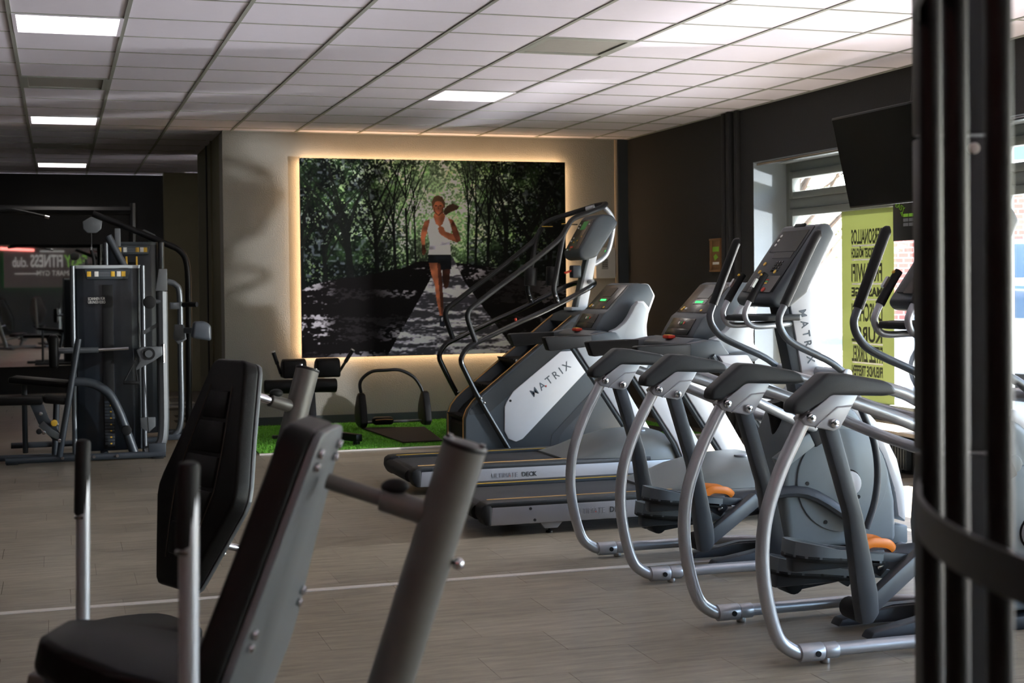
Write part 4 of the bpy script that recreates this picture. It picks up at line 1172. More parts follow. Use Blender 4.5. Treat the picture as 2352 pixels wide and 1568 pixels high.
# ------------------------------------------------------------------ cable and weight stack station on the left
mg = thing('weight_stack_station', 'dark multi-station weight machine with two stack towers by the mirror', 'weight machine', (0.2, 12.2, 0))
def L(x, y, z): return (x - 0.2, y - 12.2, z)
def tub(name, pts, r, mt_, parent=mg, seg=12, smooth=True, **kw):
    P = [L(*p) for p in pts]
    return MB().tube(crom(P, 5) if smooth else fillet(P, 0.05), r, seg, **kw).build(name, mt_, parent)
# floor frame
tub('base_rail', [(-0.41, 11.92, .035), (0.2, 11.92, .035), (0.82, 11.92, .035)], 0.028, 'frame_dark', smooth=False)
for x in (-0.36, 0.76):
    MB().box(L(x, 11.92, 0.008), (0.09, 0.05, 0.016), bev=.004).build('rubber_foot', 'rubber_black', mg)
for x in (0.02, 0.26, 0.44):
    MB().cyl(L(x, 11.888, .04), L(x, 11.882, .04), 0.013, seg=10).build('frame_bolt', 'steel', mg)
tub('cross_rail', [(0.35, 11.94, .035), (0.35, 12.6, .035), (0.35, 13.6, .035)], 0.03, 'frame_dark', smooth=False)
tub('base_rail', [(-0.40, 13.0, .04), (0.1, 13.0, .04), (0.9, 13.0, .04)], 0.026, 'frame_dark', smooth=False)
# front stack tower
def tower(x0, x1, y, d, h, hood, name):
    xc = (x0 + x1) / 2; w = x1 - x0
    n = 9
    out_ = [(x0 - 0.2, y + d - 12.2), (x0 - 0.2, y + 0.05 - 12.2)]
    for k in range(n):
        a = math.pi * (1 - k / (n - 1))
        out_.append((xc - 0.2 + math.cos(a) * w / 2, y + 0.05 - 0.05 * math.sin(a) - 12.2))
    out_ += [(x1 - 0.2, y + 0.05 - 12.2), (x1 - 0.2, y + d - 12.2)]
    sh = MB().prism(out_, 0.06, h, bev=0.006, axes='xy').build('stack_shroud', 'shroud', mg)
    MB().prism([(a, b_) for a, b_ in out_], h - 0.012, h + 0.02, bev=0.006, axes='xy').build('shroud_top', hood, sh)
    MB().box(L(xc + 0.0, y - 0.004, h * 0.48), (0.085, 0.02, h * 0.86), bev=.004).build('stack_slot', 'rubber_black', sh)
    for k in range(14):
        MB().box(L(xc, y - 0.012, 0.12 + 0.026 * k), (0.075, 0.02, 0.022), bev=.003).build('weight_plate', 'frame_dark', sh)
    for k in range(0, 14, 2):
        MB().box(L(xc + 0.012, y - 0.023, 0.12 + 0.026 * k), (0.014, 0.002, 0.010)).build('plate_number', 'yellow', sh)
    pc = MB().prism([(xc - .20 - w * .34, h - .015), (xc - .20 + w * .34, h - .015), (xc - .20 + w * .30, h - .095), (xc - .20 - w * .30, h - .095)], y - 0.016 - 12.2, y - 0.002 - 12.2, bev=.006).build('placard', 'plastic_slate', sh)
    for dx, c_ in ((-.27, 'yellow'), (-.16, 'white_print'), (.08, 'yellow'), (.17, 'white_print'), (.24, 'yellow')):
        MB().box(L(xc + dx * w, y - 0.018, h - .052), (0.032, 0.003, 0.042), bev=.001).build('pictogram', c_, pc)
    for dz in (-.040, -.052, -.066):
        MB().box(L(xc - .03 * w, y - 0.018, h + dz), (0.10, 0.003, 0.005)).build('caption_line', 'grey_print', pc)
    return sh
sh = tower(0.125, 0.655, 12.10, 0.36, 1.555, 'plastic_lightgrey', 'front')
text('lettering', 'SCANNEN FÜR', 0.032, 'white_print', sh, L(0.235, 12.066, 1.292), (1, 0, 0), (0, 0, 1), sx=0.62)
text('lettering', 'ÜBUNGSVIDEO', 0.032, 'white_print', sh, L(0.235, 12.066, 1.264), (1, 0, 0), (0, 0, 1), sx=0.62)
for x in (0.118, 0.668):
    tub('guide_post', [(x, 12.10, .04), (x, 12.10, .8), (x, 12.10, 1.57)], 0.021, 'tube_grey', smooth=False)
# rear tower
tower(0.44, 0.885, 13.42, 0.34, 1.785, 'plastic_slate', 'rear')
for x in (0.425, 0.915):
    tub('guide_post', [(x, 13.42, .04), (x, 13.42, .9), (x, 13.42, 1.80)], 0.022, 'tube_grey', smooth=False)
for x in (0.60, 0.69):
    tub('band_hook', [(x, 13.39, 1.50), (x, 13.37, 1.60), (x, 13.39, 1.67)], 0.009, 'yellow', seg=8)
# curved leg of the leg-extension seat
tub('curved_leg', [(0.10, 11.95, .645), (0.25, 11.95, .625), (0.375, 11.95, .545), (0.455, 11.95, .40), (0.525, 11.95, .20), (0.575, 11.95, .05)], 0.037, 'frame_dark', seg=14)
MB().cyl(L(0.515, 11.915, .24), L(0.515, 11.88, .24), 0.04, seg=16, bev=.006).build('adjust_knob', 'rubber_black', mg)
tub('inclined_post', [(0.155, 11.90, .985), (0.075, 11.90, .51), (-0.005, 11.90, .05)], 0.026, 'frame_dark', smooth=False)
# benches
MB().beam(L(-0.37, 12.30, .655), L(0.09, 12.22, .605), 0.26, 0.055, bev=.02).build('bench_pad', 'leather', mg)
MB().beam(L(-0.62, 12.02, .505), L(-0.12, 12.02, .500), 0.28, 0.065, bev=.022).build('seat_pad', 'leather', mg)
MB().beam(L(-0.12, 12.02, .510), L(0.06, 12.02, .490), 0.26, 0.06, bev=.022).build('seat_pad', 'leather', mg)
tub('bench_leg', [(-0.27, 12.32, .62), (-0.27, 12.36, .3), (-0.27, 12.4, .04)], 0.022, 'frame_dark', smooth=False)
tub('seat_leg', [(-0.02, 12.02, .47), (-0.03, 12.04, .25), (-0.04, 12.06, .04)], 0.025, 'frame_dark', smooth=False)
tub('seat_base', [(-0.55, 12.15, .03), (-0.2, 12.15, .03), (0.1, 12.15, .03)], 0.025, 'frame_dark', smooth=False)
MB().prism([(-0.42, .47), (-0.32, .47), (-0.28, .36), (-0.20, .24), (-0.19, .17), (-0.25, .18), (-0.36, .32)], 11.92 - 12.2, 11.94 - 12.2, bev=.004).build('linkage_plate', 'frame_dark', mg)
MB().prism([(-0.36, .30), (-0.28, .22), (-0.18, .17), (-0.16, .21), (-0.25, .27), (-0.32, .34)], 11.895 - 12.2, 11.91 - 12.2, bev=.004).build('linkage_plate', 'frame_grey', mg)
for x, z in ((-0.14, .40), (-0.12, .25), (-0.02, .31), (0.0, .18)):
    MB().cyl(L(x, 11.90, z), L(x, 11.875, z), 0.016, seg=12, bev=.003).build('linkage_bolt', 'steel', mg)
MB().cyl(L(-0.155, 11.90, .26), L(-0.155, 11.86, .26), 0.022, seg=14, bev=.004).build('lever_knob', 'rubber_black', mg)
MB().cyl(L(-0.04, 11.88, .325), L(-0.04, 11.84, .325), 0.026, seg=16, bev=.006).build('pull_pin', 'yellow', mg)
# roller arm with pad
hb = MB().cyl(L(0.0, 12.0, .89), L(0.31, 12.0, .89), 0.024, seg=14).build('roller_arm', 'tube_grey', mg)
MB().cyl(L(0.31, 12.0, .89), L(0.545, 12.0, .897), 0.016, seg=14).build('roller_rod', 'chrome', hb)
MB().box(L(-0.035, 12.0, .885), (0.075, 0.20, 0.27), bev=.03, seg=3).build('shin_pad', 'leather', mg)
# pulley column on the right
tub('pulley_column', [(0.815, 11.95, 1.355), (0.813, 11.95, 0.8), (0.81, 11.95, .25), (0.77, 11.95, .10), (0.66, 11.95, .055)], 0.042, 'frame_grey', seg=8)
MB().box(L(0.755, 11.95, .085), (0.14, 0.10, 0.08), bev=.01).build('column_foot', 'frame_dark', mg)
MB().prism([(.56, 1.36), (.59, 1.54), (.655, 1.54), (.655, 1.36)], 11.94 - 12.2, 11.95 - 12.2, bev=.002).build('top_plate', 'frame_grey', mg)
MB().cyl(L(0.71, 11.88, 1.27), L(0.71, 11.92, 1.27), 0.052, seg=20, bev=.008).build('round_stop', 'rubber_black', mg)
MB().cyl(L(0.70, 11.93, 1.275), L(0.80, 11.93, 1.275), 0.018, seg=12).build('stop_rod', 'tube_grey', mg)
pw = [(0.60, .885), (0.64, .912), (0.80, .912), (0.80, .84), (0.74, .80), (0.60, .725), (0.585, .735), (0.63, .80)]
po_ = MB().prism([(a - .2, b_) for a, b_ in pw], 11.86 - 12.2, 11.90 - 12.2, bev=.006).build('pulley_housing', 'frame_grey', mg)
MB().cyl(L(0.695, 11.85, .855), L(0.695, 11.858, .855), 0.050, seg=24).build('pulley_wheel', 'rubber_black', po_)
MB().cyl(L(0.695, 11.84, .855), L(0.695, 11.852, .855), 0.030, seg=18).build('pulley_cap', 'frame_grey', po_)
MB().cyl(L(0.81, 11.89, .78), L(0.81, 11.89, .93), 0.016, seg=12).build('pulley_hinge', 'chrome', po_)
# stirrup handle
hd = thing('stirrup_handle', 'black triangular cable handle hanging from the lower pulley of the weight machine', 'handle', (0.55, 11.83, .63), 0)
MB().tube([(-0.055, 0, .0), (0.03, 0, .165), (0.055, 0, .0)], 0.008, 8).build('strap', 'rubber_black', hd)
MB().cyl((-0.06, 0, .0), (0.065, 0, -.005), 0.016, seg=12, bev=.003).build('grip', 'rubber_black', hd)
MB().tube([(0.03, 0, .165), (0.035, 0.02, .18), (0.04, 0.04, .19)], 0.006, 8).build('snap_hook', 'steel', hd)
tub('cable', [(0.62, 11.93, 1.15), (0.66, 11.93, .7), (0.69, 11.93, .22)], 0.003, 'rubber_black', seg=6)
MB().prism([(.425, .335), (.545, .335), (.545, .26), (.49, .215), (.43, .25)], 11.93 - 12.2, 11.96 - 12.2, bev=.004).build('lower_pulley_plate', 'frame_grey', mg)
MB().beam(L(0.66, 11.98, 1.02), L(0.80, 11.96, 1.10), 0.03, 0.03).build('cross_brace', 'frame_grey', mg)
# far right arm with pad
tub('press_tube', [(0.90, 12.6, 1.44), (0.97, 12.6, 1.41), (1.005, 12.6, 1.31), (1.005, 12.6, .8), (1.0, 12.6, .24), (0.93, 12.6, .10)], 0.026, 'tube_grey')
MB().beam(L(0.84, 12.6, .10), L(1.05, 12.6, .10), 0.06, 0.05, bev=.01).build('press_foot', 'frame_dark', mg)
MB().prism([(.95 - .2, 1.07), (1.03 - .2, 1.07), (1.05 - .2, .94), (.98 - .2, .90), (.94 - .2, .95)], 12.5 - 12.2, 12.54 - 12.2, bev=.006).build('press_bracket', 'frame_grey', mg)
MB().beam(L(1.03, 12.45, 1.02), L(1.10, 12.38, 1.02), 0.04, 0.05, bev=.01).build('pad_arm', 'frame_grey', mg)
MB().prism([(1.07 - .2, .96), (1.09 - .2, 1.10), (1.19 - .2, 1.10), (1.235 - .2, 1.06), (1.235 - .2, .93)], 12.25 - 12.2, 12.39 - 12.2, bev=.025, seg=3).build('arm_pad', 'leather_side', mg)
MB().beam(L(0.92, 12.6, 1.23), L(1.02, 12.6, 1.23), 0.05, 0.06, bev=.008).build('press_sleeve', 'tube_grey', mg)
tub('press_grip', [(1.02, 12.6, 1.235), (1.08, 12.55, 1.24), (1.14, 12.5, 1.24)], 0.022, 'grip_black')
# high pulley tower behind
tub('diagonal_tube', [(0.32, 13.6, 2.07), (0.70, 13.6, 1.91), (0.96, 13.6, 1.795), (1.09, 13.6, 1.73), (1.155, 13.6, 1.60), (1.165, 13.6, 1.25), (1.16, 13.6, .6), (1.15, 13.6, .05)], 0.030, 'metal_black_satin')
tub('rear_foot', [(0.95, 13.6, .04), (1.1, 13.6, .04), (1.28, 13.6, .04)], 0.03, 'frame_dark', smooth=False)
pp = [(.225, 1.985), (.30, 2.03), (.395, 1.99), (.385, 1.92), (.345, 1.885), (.265, 1.885), (.23, 1.92)]
MB().prism([(a - .2, b_) for a, b_ in pp], 13.38 - 12.2, 13.42 - 12.2, bev=.006).build('top_pulley', 'frame_grey', mg)
tub('high_beam', [(-0.75, 14.2, 2.13), (0.0, 14.2, 2.13), (0.68, 14.2, 2.13)], 0.045, 'metal_black_satin', seg=8, smooth=False)
tub('beam_post', [(0.70, 14.2, 0.03), (0.70, 14.2, 1.2), (0.70, 14.2, 2.2)], 0.035, 'metal_black_satin', seg=8, smooth=False)
tub('lat_bar', [(-0.80, 14.0, 2.09), (-0.5, 14.0, 2.12), (-0.37, 14.0, 2.12), (-0.08, 14.0, 2.055)], 0.016, 'metal_black_satin')
MB().cyl(L(-0.10, 14.0, 2.06), L(-0.06, 14.0, 2.05), 0.018, seg=12).build('bar_end', 'chrome', mg)
tub('tilted_tube', [(0.415, 12.6, 1.83), (0.48, 12.6, 1.70), (0.555, 12.6, 1.55)], 0.034, 'frame_dark', smooth=False)
tub('tilted_tube_stem', [(0.555, 12.62, 1.55), (0.555, 12.62, 1.0), (0.555, 12.62, .05)], 0.026, 'frame_dark', smooth=False)
MB().box(L(0.51, 13.0, 1.83), (0.05, 0.05, 0.16), bev=.006).build('pulley_bracket', 'frame_grey', mg)
tub('pulley_cable', [(0.30, 13.39, 1.885), (0.30, 13.39, 1.80), (0.30, 13.39, 1.72)], 0.004, 'steel', seg=6)
rp = thing('cable_rope_handle', 'short black cable rope grip hanging from the high pulley', 'handle', (0.295, 13.33, 1.56), 0)
MB().tube(fillet([(0, 0, .17), (0.02, 0, .10), (0.025, 0, .0)], .02), 0.014, 10).build('rope', 'rubber_black', rp)
MB().cyl((0.0, 0, .165), (0.0, 0, .195), 0.012, seg=10).build('carabiner', 'steel', rp)
MB().ball((0.025, 0, 0.0), 0.026, seg=12, rings=8).build('rope_knot', 'rubber_black', rp)
MB().prism([(.50, 1.90), (.58, 1.93), (.68, 1.88), (.685, 1.80), (.62, 1.80), (.60, 1.86), (.52, 1.885)], 13.7 - 12.2, 13.72 - 12.2, bev=.004).build('gusset', 'frame_grey', mg)

# ------------------------------------------------------------------ foreground press machines
TILT = math.radians(18)
def make_press(label, loc, rz, handles, seat):
    t = thing('press_machine', label, 'press machine', loc, rz, 'press machines in the foreground')
    z0, Ls = 0.435, 0.735
    sd = Vector((math.sin(TILT), 0, math.cos(TILT)))       # up along the backrest
    nf = Vector((-math.cos(TILT), 0, math.sin(TILT)))      # out of its front
    x0 = -(0.81 - z0) * math.tan(TILT)
    base = Vector((x0, 0, z0))
    F = Matrix((nf, Vector((0, -1, 0)), sd)).transposed().to_4x4(); F.translation = base   # local a(front) b(side) s(up)
    half = [(s_ * 0.9545, h_) for s_, h_ in [(0.0, .070), (.015, .088), (.05, .105), (.15, .150), (.28, .208), (.32, .215), (.36, .208), (.52, .158), (.64, .125), (.74, .098), (.762, .085), (.77, .065)]]
    half = [(s, h * 1.10) for s, h in half]
    outl = [(h, s) for s, h in half] + [(-h, s) for s, h in reversed(half)]
    pl = MB().prism([(h * 0.985, s) for h, s in outl], 0.016, 0.030, axes='yz', bev=.003).xform(F).build('back_plate', 'frame_grey', t)
    pd = MB().prism(outl, 0.030, 0.085, axes='yz', bev=.017, seg=3).xform(F).build('backrest_pad', 'leather', t)
    for k, (s0, s1, w0, w1) in enumerate(((.10, .20, .055, .085), (.21, .31, .085, .105), (.32, .42, .105, .095), (.43, .53, .095, .075), (.54, .63, .070, .055))):
        MB().prism([(-w0, s0), (w0, s0), (w1, s1), (-w1, s1)], 0.080, 0.092, axes='yz', bev=.006, seg=2).xform(F).build('quilted_panel', 'leather', pd)
    for s_ in (-1, 1):
        sm = [(0.0885, s_ * (.062), .085), (0.0885, s_ * .095, .20), (0.0885, s_ * .120, .315), (0.0885, s_ * .108, .42), (0.0885, s_ * .088, .53), (0.0885, s_ * .065, .645)]
        MB().tube(sm, 0.0016, 5).xform(F).build('seam_stitching', 'seam', pd)
    for b_, s_ in ((-.075, .70), (.075, .70), (-.17, .40), (.17, .40), (-.14, .16), (.14, .16)):
        bo = MB().cyl((0.006, b_, s_), (0.018, b_, s_), 0.009, seg=12, bev=.003)
        bo.cyl((0.006, b_, s_ - .024), (0.018, b_, s_ - .024), 0.008, seg=12, bev=.003)
        bo.xform(F).build('plate_bolts', 'chrome', pl)
    # adjuster and main post, parallel to the backrest
    OFF = 0.212
    top = Vector((0, 0, 0)) + base + sd * ((1.11 - z0) / sd.z) - nf * OFF
    top = top + sd * ((1.11 - top.z) / sd.z)
    bot = top - sd * ((top.z - 0.05) / sd.z)
    MB().cyl(bot, top, 0.0395, seg=28).build('main_post', 'post_grey', t)
    cp = MB().cyl(top - sd * .004, top + sd * .006, 0.0405, seg=28, bev=.003).build('post_cap', 'metal_black_satin', t)
    MB().cyl(top - nf * .030 + sd * .004, top - nf * .030 + sd * .012, 0.006, seg=10).build('cap_screw', 'steel', cp)
    MB().cyl(top + nf * .030 + sd * .004, top + nf * .030 + sd * .012, 0.006, seg=10).build('cap_screw', 'steel', cp)
    a0 = base + sd * .645
    MB().cyl(a0, a0 - nf * .13, 0.014, seg=16).build('adjuster_rod', 'chrome' if not handles else 'post_grey', t)
    MB().cyl(a0 - nf * .10, a0 - nf * (OFF - .01), 0.0215, seg=18, bev=.003).build('adjuster_sleeve', 'post_grey', t)
    k0 = a0 - nf * .115 + Vector((0, 0, .008))
    kb = MB().cyl(k0, k0 + sd * .022, 0.008, seg=10)
    kb.ball(k0 + sd * .020 - nf * .004, 0.019, (1.3, 1, .75))
    kb.build('adjuster_knob', 'rubber_black', t)
    c0 = base + sd * .16
    MB().cyl(c0, c0 - nf * (OFF - .01), 0.012, seg=14).build('lower_rod', 'chrome', t)
    k1 = top - sd * .20 - nf * .038
    MB().ball(k1 - nf * .012, 0.011, seg=12).build('post_stud', 'chrome', t)
    # floor frame
    MB().tube(fillet([(-0.75, 0, .05), (0.0, 0, .05), (bot.x + .05, 0, .05)], .05), 0.04, 14).build('floor_beam', 'post_grey', t)
    for x in (-0.75, bot.x):
        MB().box((x, 0, .025), (0.09, 0.62, 0.05), bev=.012).build('cross_foot', 'frame_dark', t)
    # seat
    sx, sz, pitch = seat
    R = Matrix.Translation((sx, 0, sz)) @ Matrix.Rotation(math.radians(pitch), 4, 'Y')
    so = [(x_ * .82, y_ * .86) for x_, y_ in [(-0.22, -.07), (-0.20, -.10), (-0.14, -.135), (0.0, -.175), (0.12, -.185), (0.20, -.16), (0.22, -.10), (0.22, .10), (0.20, .16), (0.12, .185), (0.0, .175), (-0.14, .135), (-0.20, .10), (-0.22, .07)]]
    MB().prism(so, 0.0, 0.065, axes='xy', bev=.022, seg=3).xform(R).build('seat_pad', 'leather', t)
    MB().prism([(p[0] * .9, p[1] * .9) for p in so], -0.012, 0.004, axes='xy', bev=.003).xform(R).build('seat_plate', 'frame_dark', t)
    MB().prism([(-0.19, -.012), (-0.05, -.012), (-0.06, -.10), (-0.14, -.13), (-0.19, -.09)], -.05, .05, bev=.006).xform(R).build('seat_bracket', 'post_grey', t)
    MB().cyl((sx - .10, 0, sz - .08), (sx - .04, 0, .06), 0.035, seg=16).build('seat_post', 'post_grey', t)
    MB().cyl((sx + .02, 0, sz - .035), (sx + .32, 0, sz - .075), 0.014, seg=12).build('seat_rod', 'chrome', t)
    MB().ball((sx + .0, -.02, sz - .06), 0.02, seg=12).build('seat_knob', 'rubber_black', t)
    # upright hand levers
    for (hx, hy, zt, zg) in handles:
        ho = MB().tube(fillet([(hx + .01, hy, zt - .012), (hx, hy, .50), (hx, hy, .16), (hx, hy * .5, .06)], .08), 0.0155, 14).build('hand_lever', 'tube_silver', t)
        MB().cyl((hx + .004, hy, zg), (hx + .010, hy, zt), 0.0172, seg=16, bev=.008).build('lever_grip', 'rubber_black', ho)
        MB().cyl((hx + .004, hy, zg - .006), (hx + .004, hy, zg), 0.0168, seg=16).build('grip_ring', 'steel', ho)
    return t
rB = math.radians(-17.65 - 5)
def to_local(w, loc, rz):
    d_ = Vector((w[0] - loc[0], w[1] - loc[1], 0)); c_, s_ = math.cos(-rz), math.sin(-rz)
    return (d_.x * c_ - d_.y * s_, d_.x * s_ + d_.y * c_)
locB = (0.374, 2.505, 0)
hf = to_local((0.041, 3.345), locB, rB); hn = to_local((0.176, 2.200), locB, rB)
make_press('nearest press machine, seen from behind its grey backrest plate, with seat and hand levers', locB, rB,
           [(hf[0], hf[1], 1.050, .879), (hn[0], hn[1], 1.127, .993)], (-0.262, .685, 13))
press_a = make_press('second press machine with quilted black backrest facing the camera', (0.500, 4.615, 0), math.radians(-17.65 + 42), [], (-0.33, .30, 4))

# ------------------------------------------------------------------ back extension bench, ab roller, mats
bn = thing('back_extension_bench', 'black back extension bench with two thigh pads left of the ab roller', 'exercise bench', (2.17, 12.85, 0.008))
def B_(x, y, z): return (x - 2.17, y - 12.85, z - .008)
for x0, x1 in ((1.91, 2.125), (2.215, 2.43)):
    cx_ = (x0 + x1) / 2
    prof = [(-0.10, .555), (-0.10, .66), (-0.07, .715), (-0.01, .73), (0.06, .70), (0.10, .64), (0.11, .555)]
    MB().prism(prof, x0 - 2.17, x1 - 2.17, axes='yz', bev=.018, seg=3).build('thigh_pad', 'leather', bn)
MB().cyl(B_(1.90, 12.87, .60), B_(2.44, 12.87, .60), 0.02, seg=12).build('pad_bar', 'metal_black', bn)
for s, xa, xb in ((-1, 1.905, 1.84), (1, 2.435, 2.565)):
    ho = MB().cyl(B_(xa, 12.87, .60), B_(xb, 12.87, .80), 0.013, seg=12).build('hand_post', 'metal_black_satin', bn)
    MB().cyl(B_(xa + (xb - xa) * .45, 12.87, .69), B_(xb, 12.87, .80), 0.018, seg=12).build('grip', 'grip_black', ho)
    MB().cyl(B_(xb - (xb - xa) * .03, 12.87, .795), B_(xb + (xb - xa) * .03, 12.87, .806), 0.019, seg=12).build('grip_cap', 'device_white', ho)
for x0, x1 in ((1.73, 2.05), (2.12, 2.375)):
    MB().cyl(B_(x0, 12.68, .50), B_(x1, 12.68, .495), 0.062, seg=20, bev=.012).build('ankle_roller', 'leather', bn)
MB().beam(B_(2.17, 12.87, .58), B_(2.17, 12.70, .06), 0.06, 0.07, bev=.008).build('main_post', 'metal_black_satin', bn)
MB().beam(B_(2.10, 12.95, .07), B_(2.47, 12.15, .07), 0.065, 0.065, bev=.008).build('floor_beam', 'metal_black_satin', bn)
MB().prism([(2.20 - 2.17, .55), (2.37 - 2.17, .55), (2.35 - 2.17, .47), (2.24 - 2.17, .46)], -0.17, -0.165).build('guard_plate', 'metal_black_satin', bn)
MB().cyl(B_(2.45, 12.18, .008), B_(2.45, 12.18, .05), 0.03, seg=14, bev=.004).build('floor_foot', 'rubber_black', bn)
MB().box(B_(1.98, 12.93, .025), (0.30, 0.06, 0.034), bev=.008).build('rear_foot', 'metal_black_satin', bn)
MB().beam(B_(1.98, 12.93, .045), B_(2.12, 12.93, .07), 0.05, 0.04, bev=.006).build('foot_link', 'metal_black_satin', bn)

ab = thing('ab_roller', 'black ab trainer with arched bar and padded headrest on the dark mat', 'ab trainer', (3.08, 13.5, 0.0285))
def A_(x, y, z): return (x - 3.08, y - 13.5, z - .014)
arch = [(2.775, .30), (2.755, .42), (2.79, .49), (2.88, .545), (3.02, .553), (3.15, .55), (3.28, .485), (3.355, .385), (3.385, .30)]
MB().tube(crom([A_(p[0], 13.5, p[1]) for p in arch], 6), 0.016, 12).build('arched_bar', 'metal_black_satin', ab)
for x, sgn in ((2.765, -1), (3.395, 1)):
    prof = [(-0.16, .06), (-0.10, .016), (0.0, .0145), (0.10, .03), (0.17, .10), (0.15, .20), (0.06, .31), (0.0, .345), (-0.05, .33), (-0.11, .22)]
    MB().prism([(p[0], p[1] - .014) for p in prof], x - 3.08 - .035, x - 3.08 + .035, axes='yz', bev=.016, seg=3).build('rocker_pad', 'rubber_black', ab)
MB().cyl(A_(2.79, 13.5, .055), A_(3.37, 13.5, .055), 0.013, seg=12).build('cross_bar', 'tube_grey', ab)
hp = MB().box(A_(2.965, 13.45, .072), (0.20, 0.12, 0.075), bev=.03, seg=3).build('headrest', 'leather', ab)
MB().tube([A_(2.88, 13.388, .085), A_(2.965, 13.386, .090), A_(3.05, 13.388, .085)], 0.003, 6).build('headrest_piping', 'gold_line', hp)

m1 = MB().prism([(2.76, 13.45), (2.84, 12.08), (3.20, 12.10), (3.34, 13.30)], 0.018, 0.028, axes='xy', bev=.002)
tag(m1.build('exercise_mat', 'mat_black', smooth=0), 'dark exercise mat on the turf in front of the ab trainer', 'mat', 'exercise mats')
m2 = MB().prism([(4.80, 12.95), (4.95, 12.06), (5.45, 12.10), (5.30, 13.00)], 0.018, 0.028, axes='xy', bev=.002)
tag(m2.build('exercise_mat', 'mat_black', smooth=0), 'dark exercise mat on the turf right of the stair climber', 'mat', 'exercise mats')

# ------------------------------------------------------------------ wall things
al = thing('alarm_panel', 'white wall alarm panel with keypad at the right end of the picture wall', 'alarm panel', (5.545, YB, 1.60))
MB().box((0, -0.035, 0), (0.225, 0.07, 0.325), bev=.008).build('case', 'device_white', al)
MB().box((-0.01, -0.0725, -0.01), (0.075, 0.005, 0.11), bev=.004).build('keypad', 'vent_grey', al)
for k in range(12):
    MB().box((-0.03 + 0.02 * (k % 3), -0.077, 0.03 - 0.022 * (k // 3)), (0.013, 0.005, 0.014), bev=.002).build('key', 'screen_grey', al)
MB().cyl((0.0, -0.07, 0.125), (0.0, -0.074, 0.125), 0.008, seg=12).build('status_light', 'led_green', al)
MB().cyl((0.1125, -0.012, -0.125), (0.135, -0.012, -0.125), 0.006, seg=8).build('cable_stub', 'device_white', al)

pl = thing('framed_notice', 'narrow framed notice with green print on the dark window wall', 'sign', (XW, 12.01, 1.635))
fr = MB()
for s in (-1, 1): fr.box((-0.014, s * 0.10, 0), (0.028, 0.02, 0.30), bev=.003)
for s in (-1, 1): fr.box((-0.014, 0, s * 0.145), (0.03, 0.235, 0.018), bev=.003)
fr.build('frame', 'wood', pl)
MB().box((-0.008, 0, 0), (0.012, 0.18, 0.275)).build('notice_sheet', 'wood', pl)
MB().box((-0.0155, 0.0, 0.055), (0.003, 0.13, 0.045)).build('green_block', 'green_print', pl)
MB().prism([(-0.045, -0.02), (0.0, 0.012), (0.045, -0.01), (0.02, -0.05)], -0.017, -0.014, axes='yz').build('green_arrow', 'green_print', pl)
MB().box((-0.0155, 0.0, -0.075), (0.003, 0.13, 0.022)).build('white_block', 'white_print', pl)

tv = thing('wall_television', 'flat black television tilted down from the window wall', 'television', (5.425, 8.64, 2.235), 0)
a, b_ = Vector((-0.075, 0, 0.325)), Vector((0.075, 0, -0.325))
sdv = (a - b_).normalized(); nv = Vector((-sdv.z, 0, sdv.x))
if nv.x > 0: nv = -nv
rot = Matrix((nv, Vector((0, 1, 0)), sdv)).transposed()
MB().box(Vector((0, 0, 0)) - nv * .02, (0.045, 1.03, 0.665), rot, bev=.008).build('casing', 'metal_black_satin', tv)
MB().box(nv * .004, (0.006, 1.00, 0.635), rot).build('screen', 'screen_black', tv)
MB().box(-nv * .06, (0.05, 0.36, 0.36), rot, bev=.01).build('bracket_plate', 'metal_black_satin', tv)
MB().cyl((0.10, -0.20, 0.05), (0.17, -0.20, 0.62), 0.022, seg=12).build('mount_tube', 'metal_black_satin', tv)
MB().beam((0.07, -0.20, 0.02), (0.11, -0.20, 0.08), 0.06, 0.05, bev=.01).build('tilt_joint', 'metal_black_satin', tv)
rd = MB().cyl((0.345, -0.20, 0.585), (0.395, -0.20, 0.585), 0.075, seg=24, bev=.008).build('wall_flange', 'metal_black_satin', tv)
MB().beam((0.16, -0.20, 0.60), (0.36, -0.20, 0.60), 0.05, 0.05, bev=.008).build('wall_arm', 'metal_black_satin', tv)
for dz in (-.035, .035):
    MB().cyl((0.342, -0.155, 0.585 + dz), (0.347, -0.155, 0.585 + dz), 0.010, seg=10).build('flange_bolt', 'steel', rd)

# green window film with lettering meant to be read from outside
gf = thing('window_film', 'green see-through film strip with lettering stuck on the window pane', 'window film', (6.1685, 10.015, 0.40))
MB().box((0, 0, 0.78), (0.002, 0.77, 1.56)).build('film', 'film_green', gf, smooth=0)
LN = [('PERSONALLOS', 1.686, .115, 1.0), ('TAGESTICKET MÖGLICH', 1.575, .072, .95), ('FREE WIFI', 1.383, .143, .72), ('MASSAGE', 1.262, .07, 1.6), ('DUSCHEN', 1.063, .143, .8), ('KURSE', .898, .12, 1.2), ('FITZZ ZIRKEL', .737, .126, .7), ('FREUNDE TREFFEN', .622, .08, .85)]
for s_, zb, h_, sx_ in LN:
    o = text('lettering', s_, h_ * 1.40, 'film_text', gf, (-0.0015, -0.225, zb - 0.40), (0, 1, 0), (0, 0, 1), depth=0.0004, bold=0.004)
    w_ = max(v.co.y for v in o.data.vertices) + 0.225
    k_ = 0.46 / w_
    for v in o.data.vertices: v.co.y = -0.225 + (v.co.y + 0.225) * k_
for zl in (1.668, 1.555, 1.36, 1.235, .88, .725):
    MB().box((-0.0015, 0.0, zl - .40), (0.0008, 0.45, 0.012)).build('white_rule', 'white_print', gf, smooth=0)

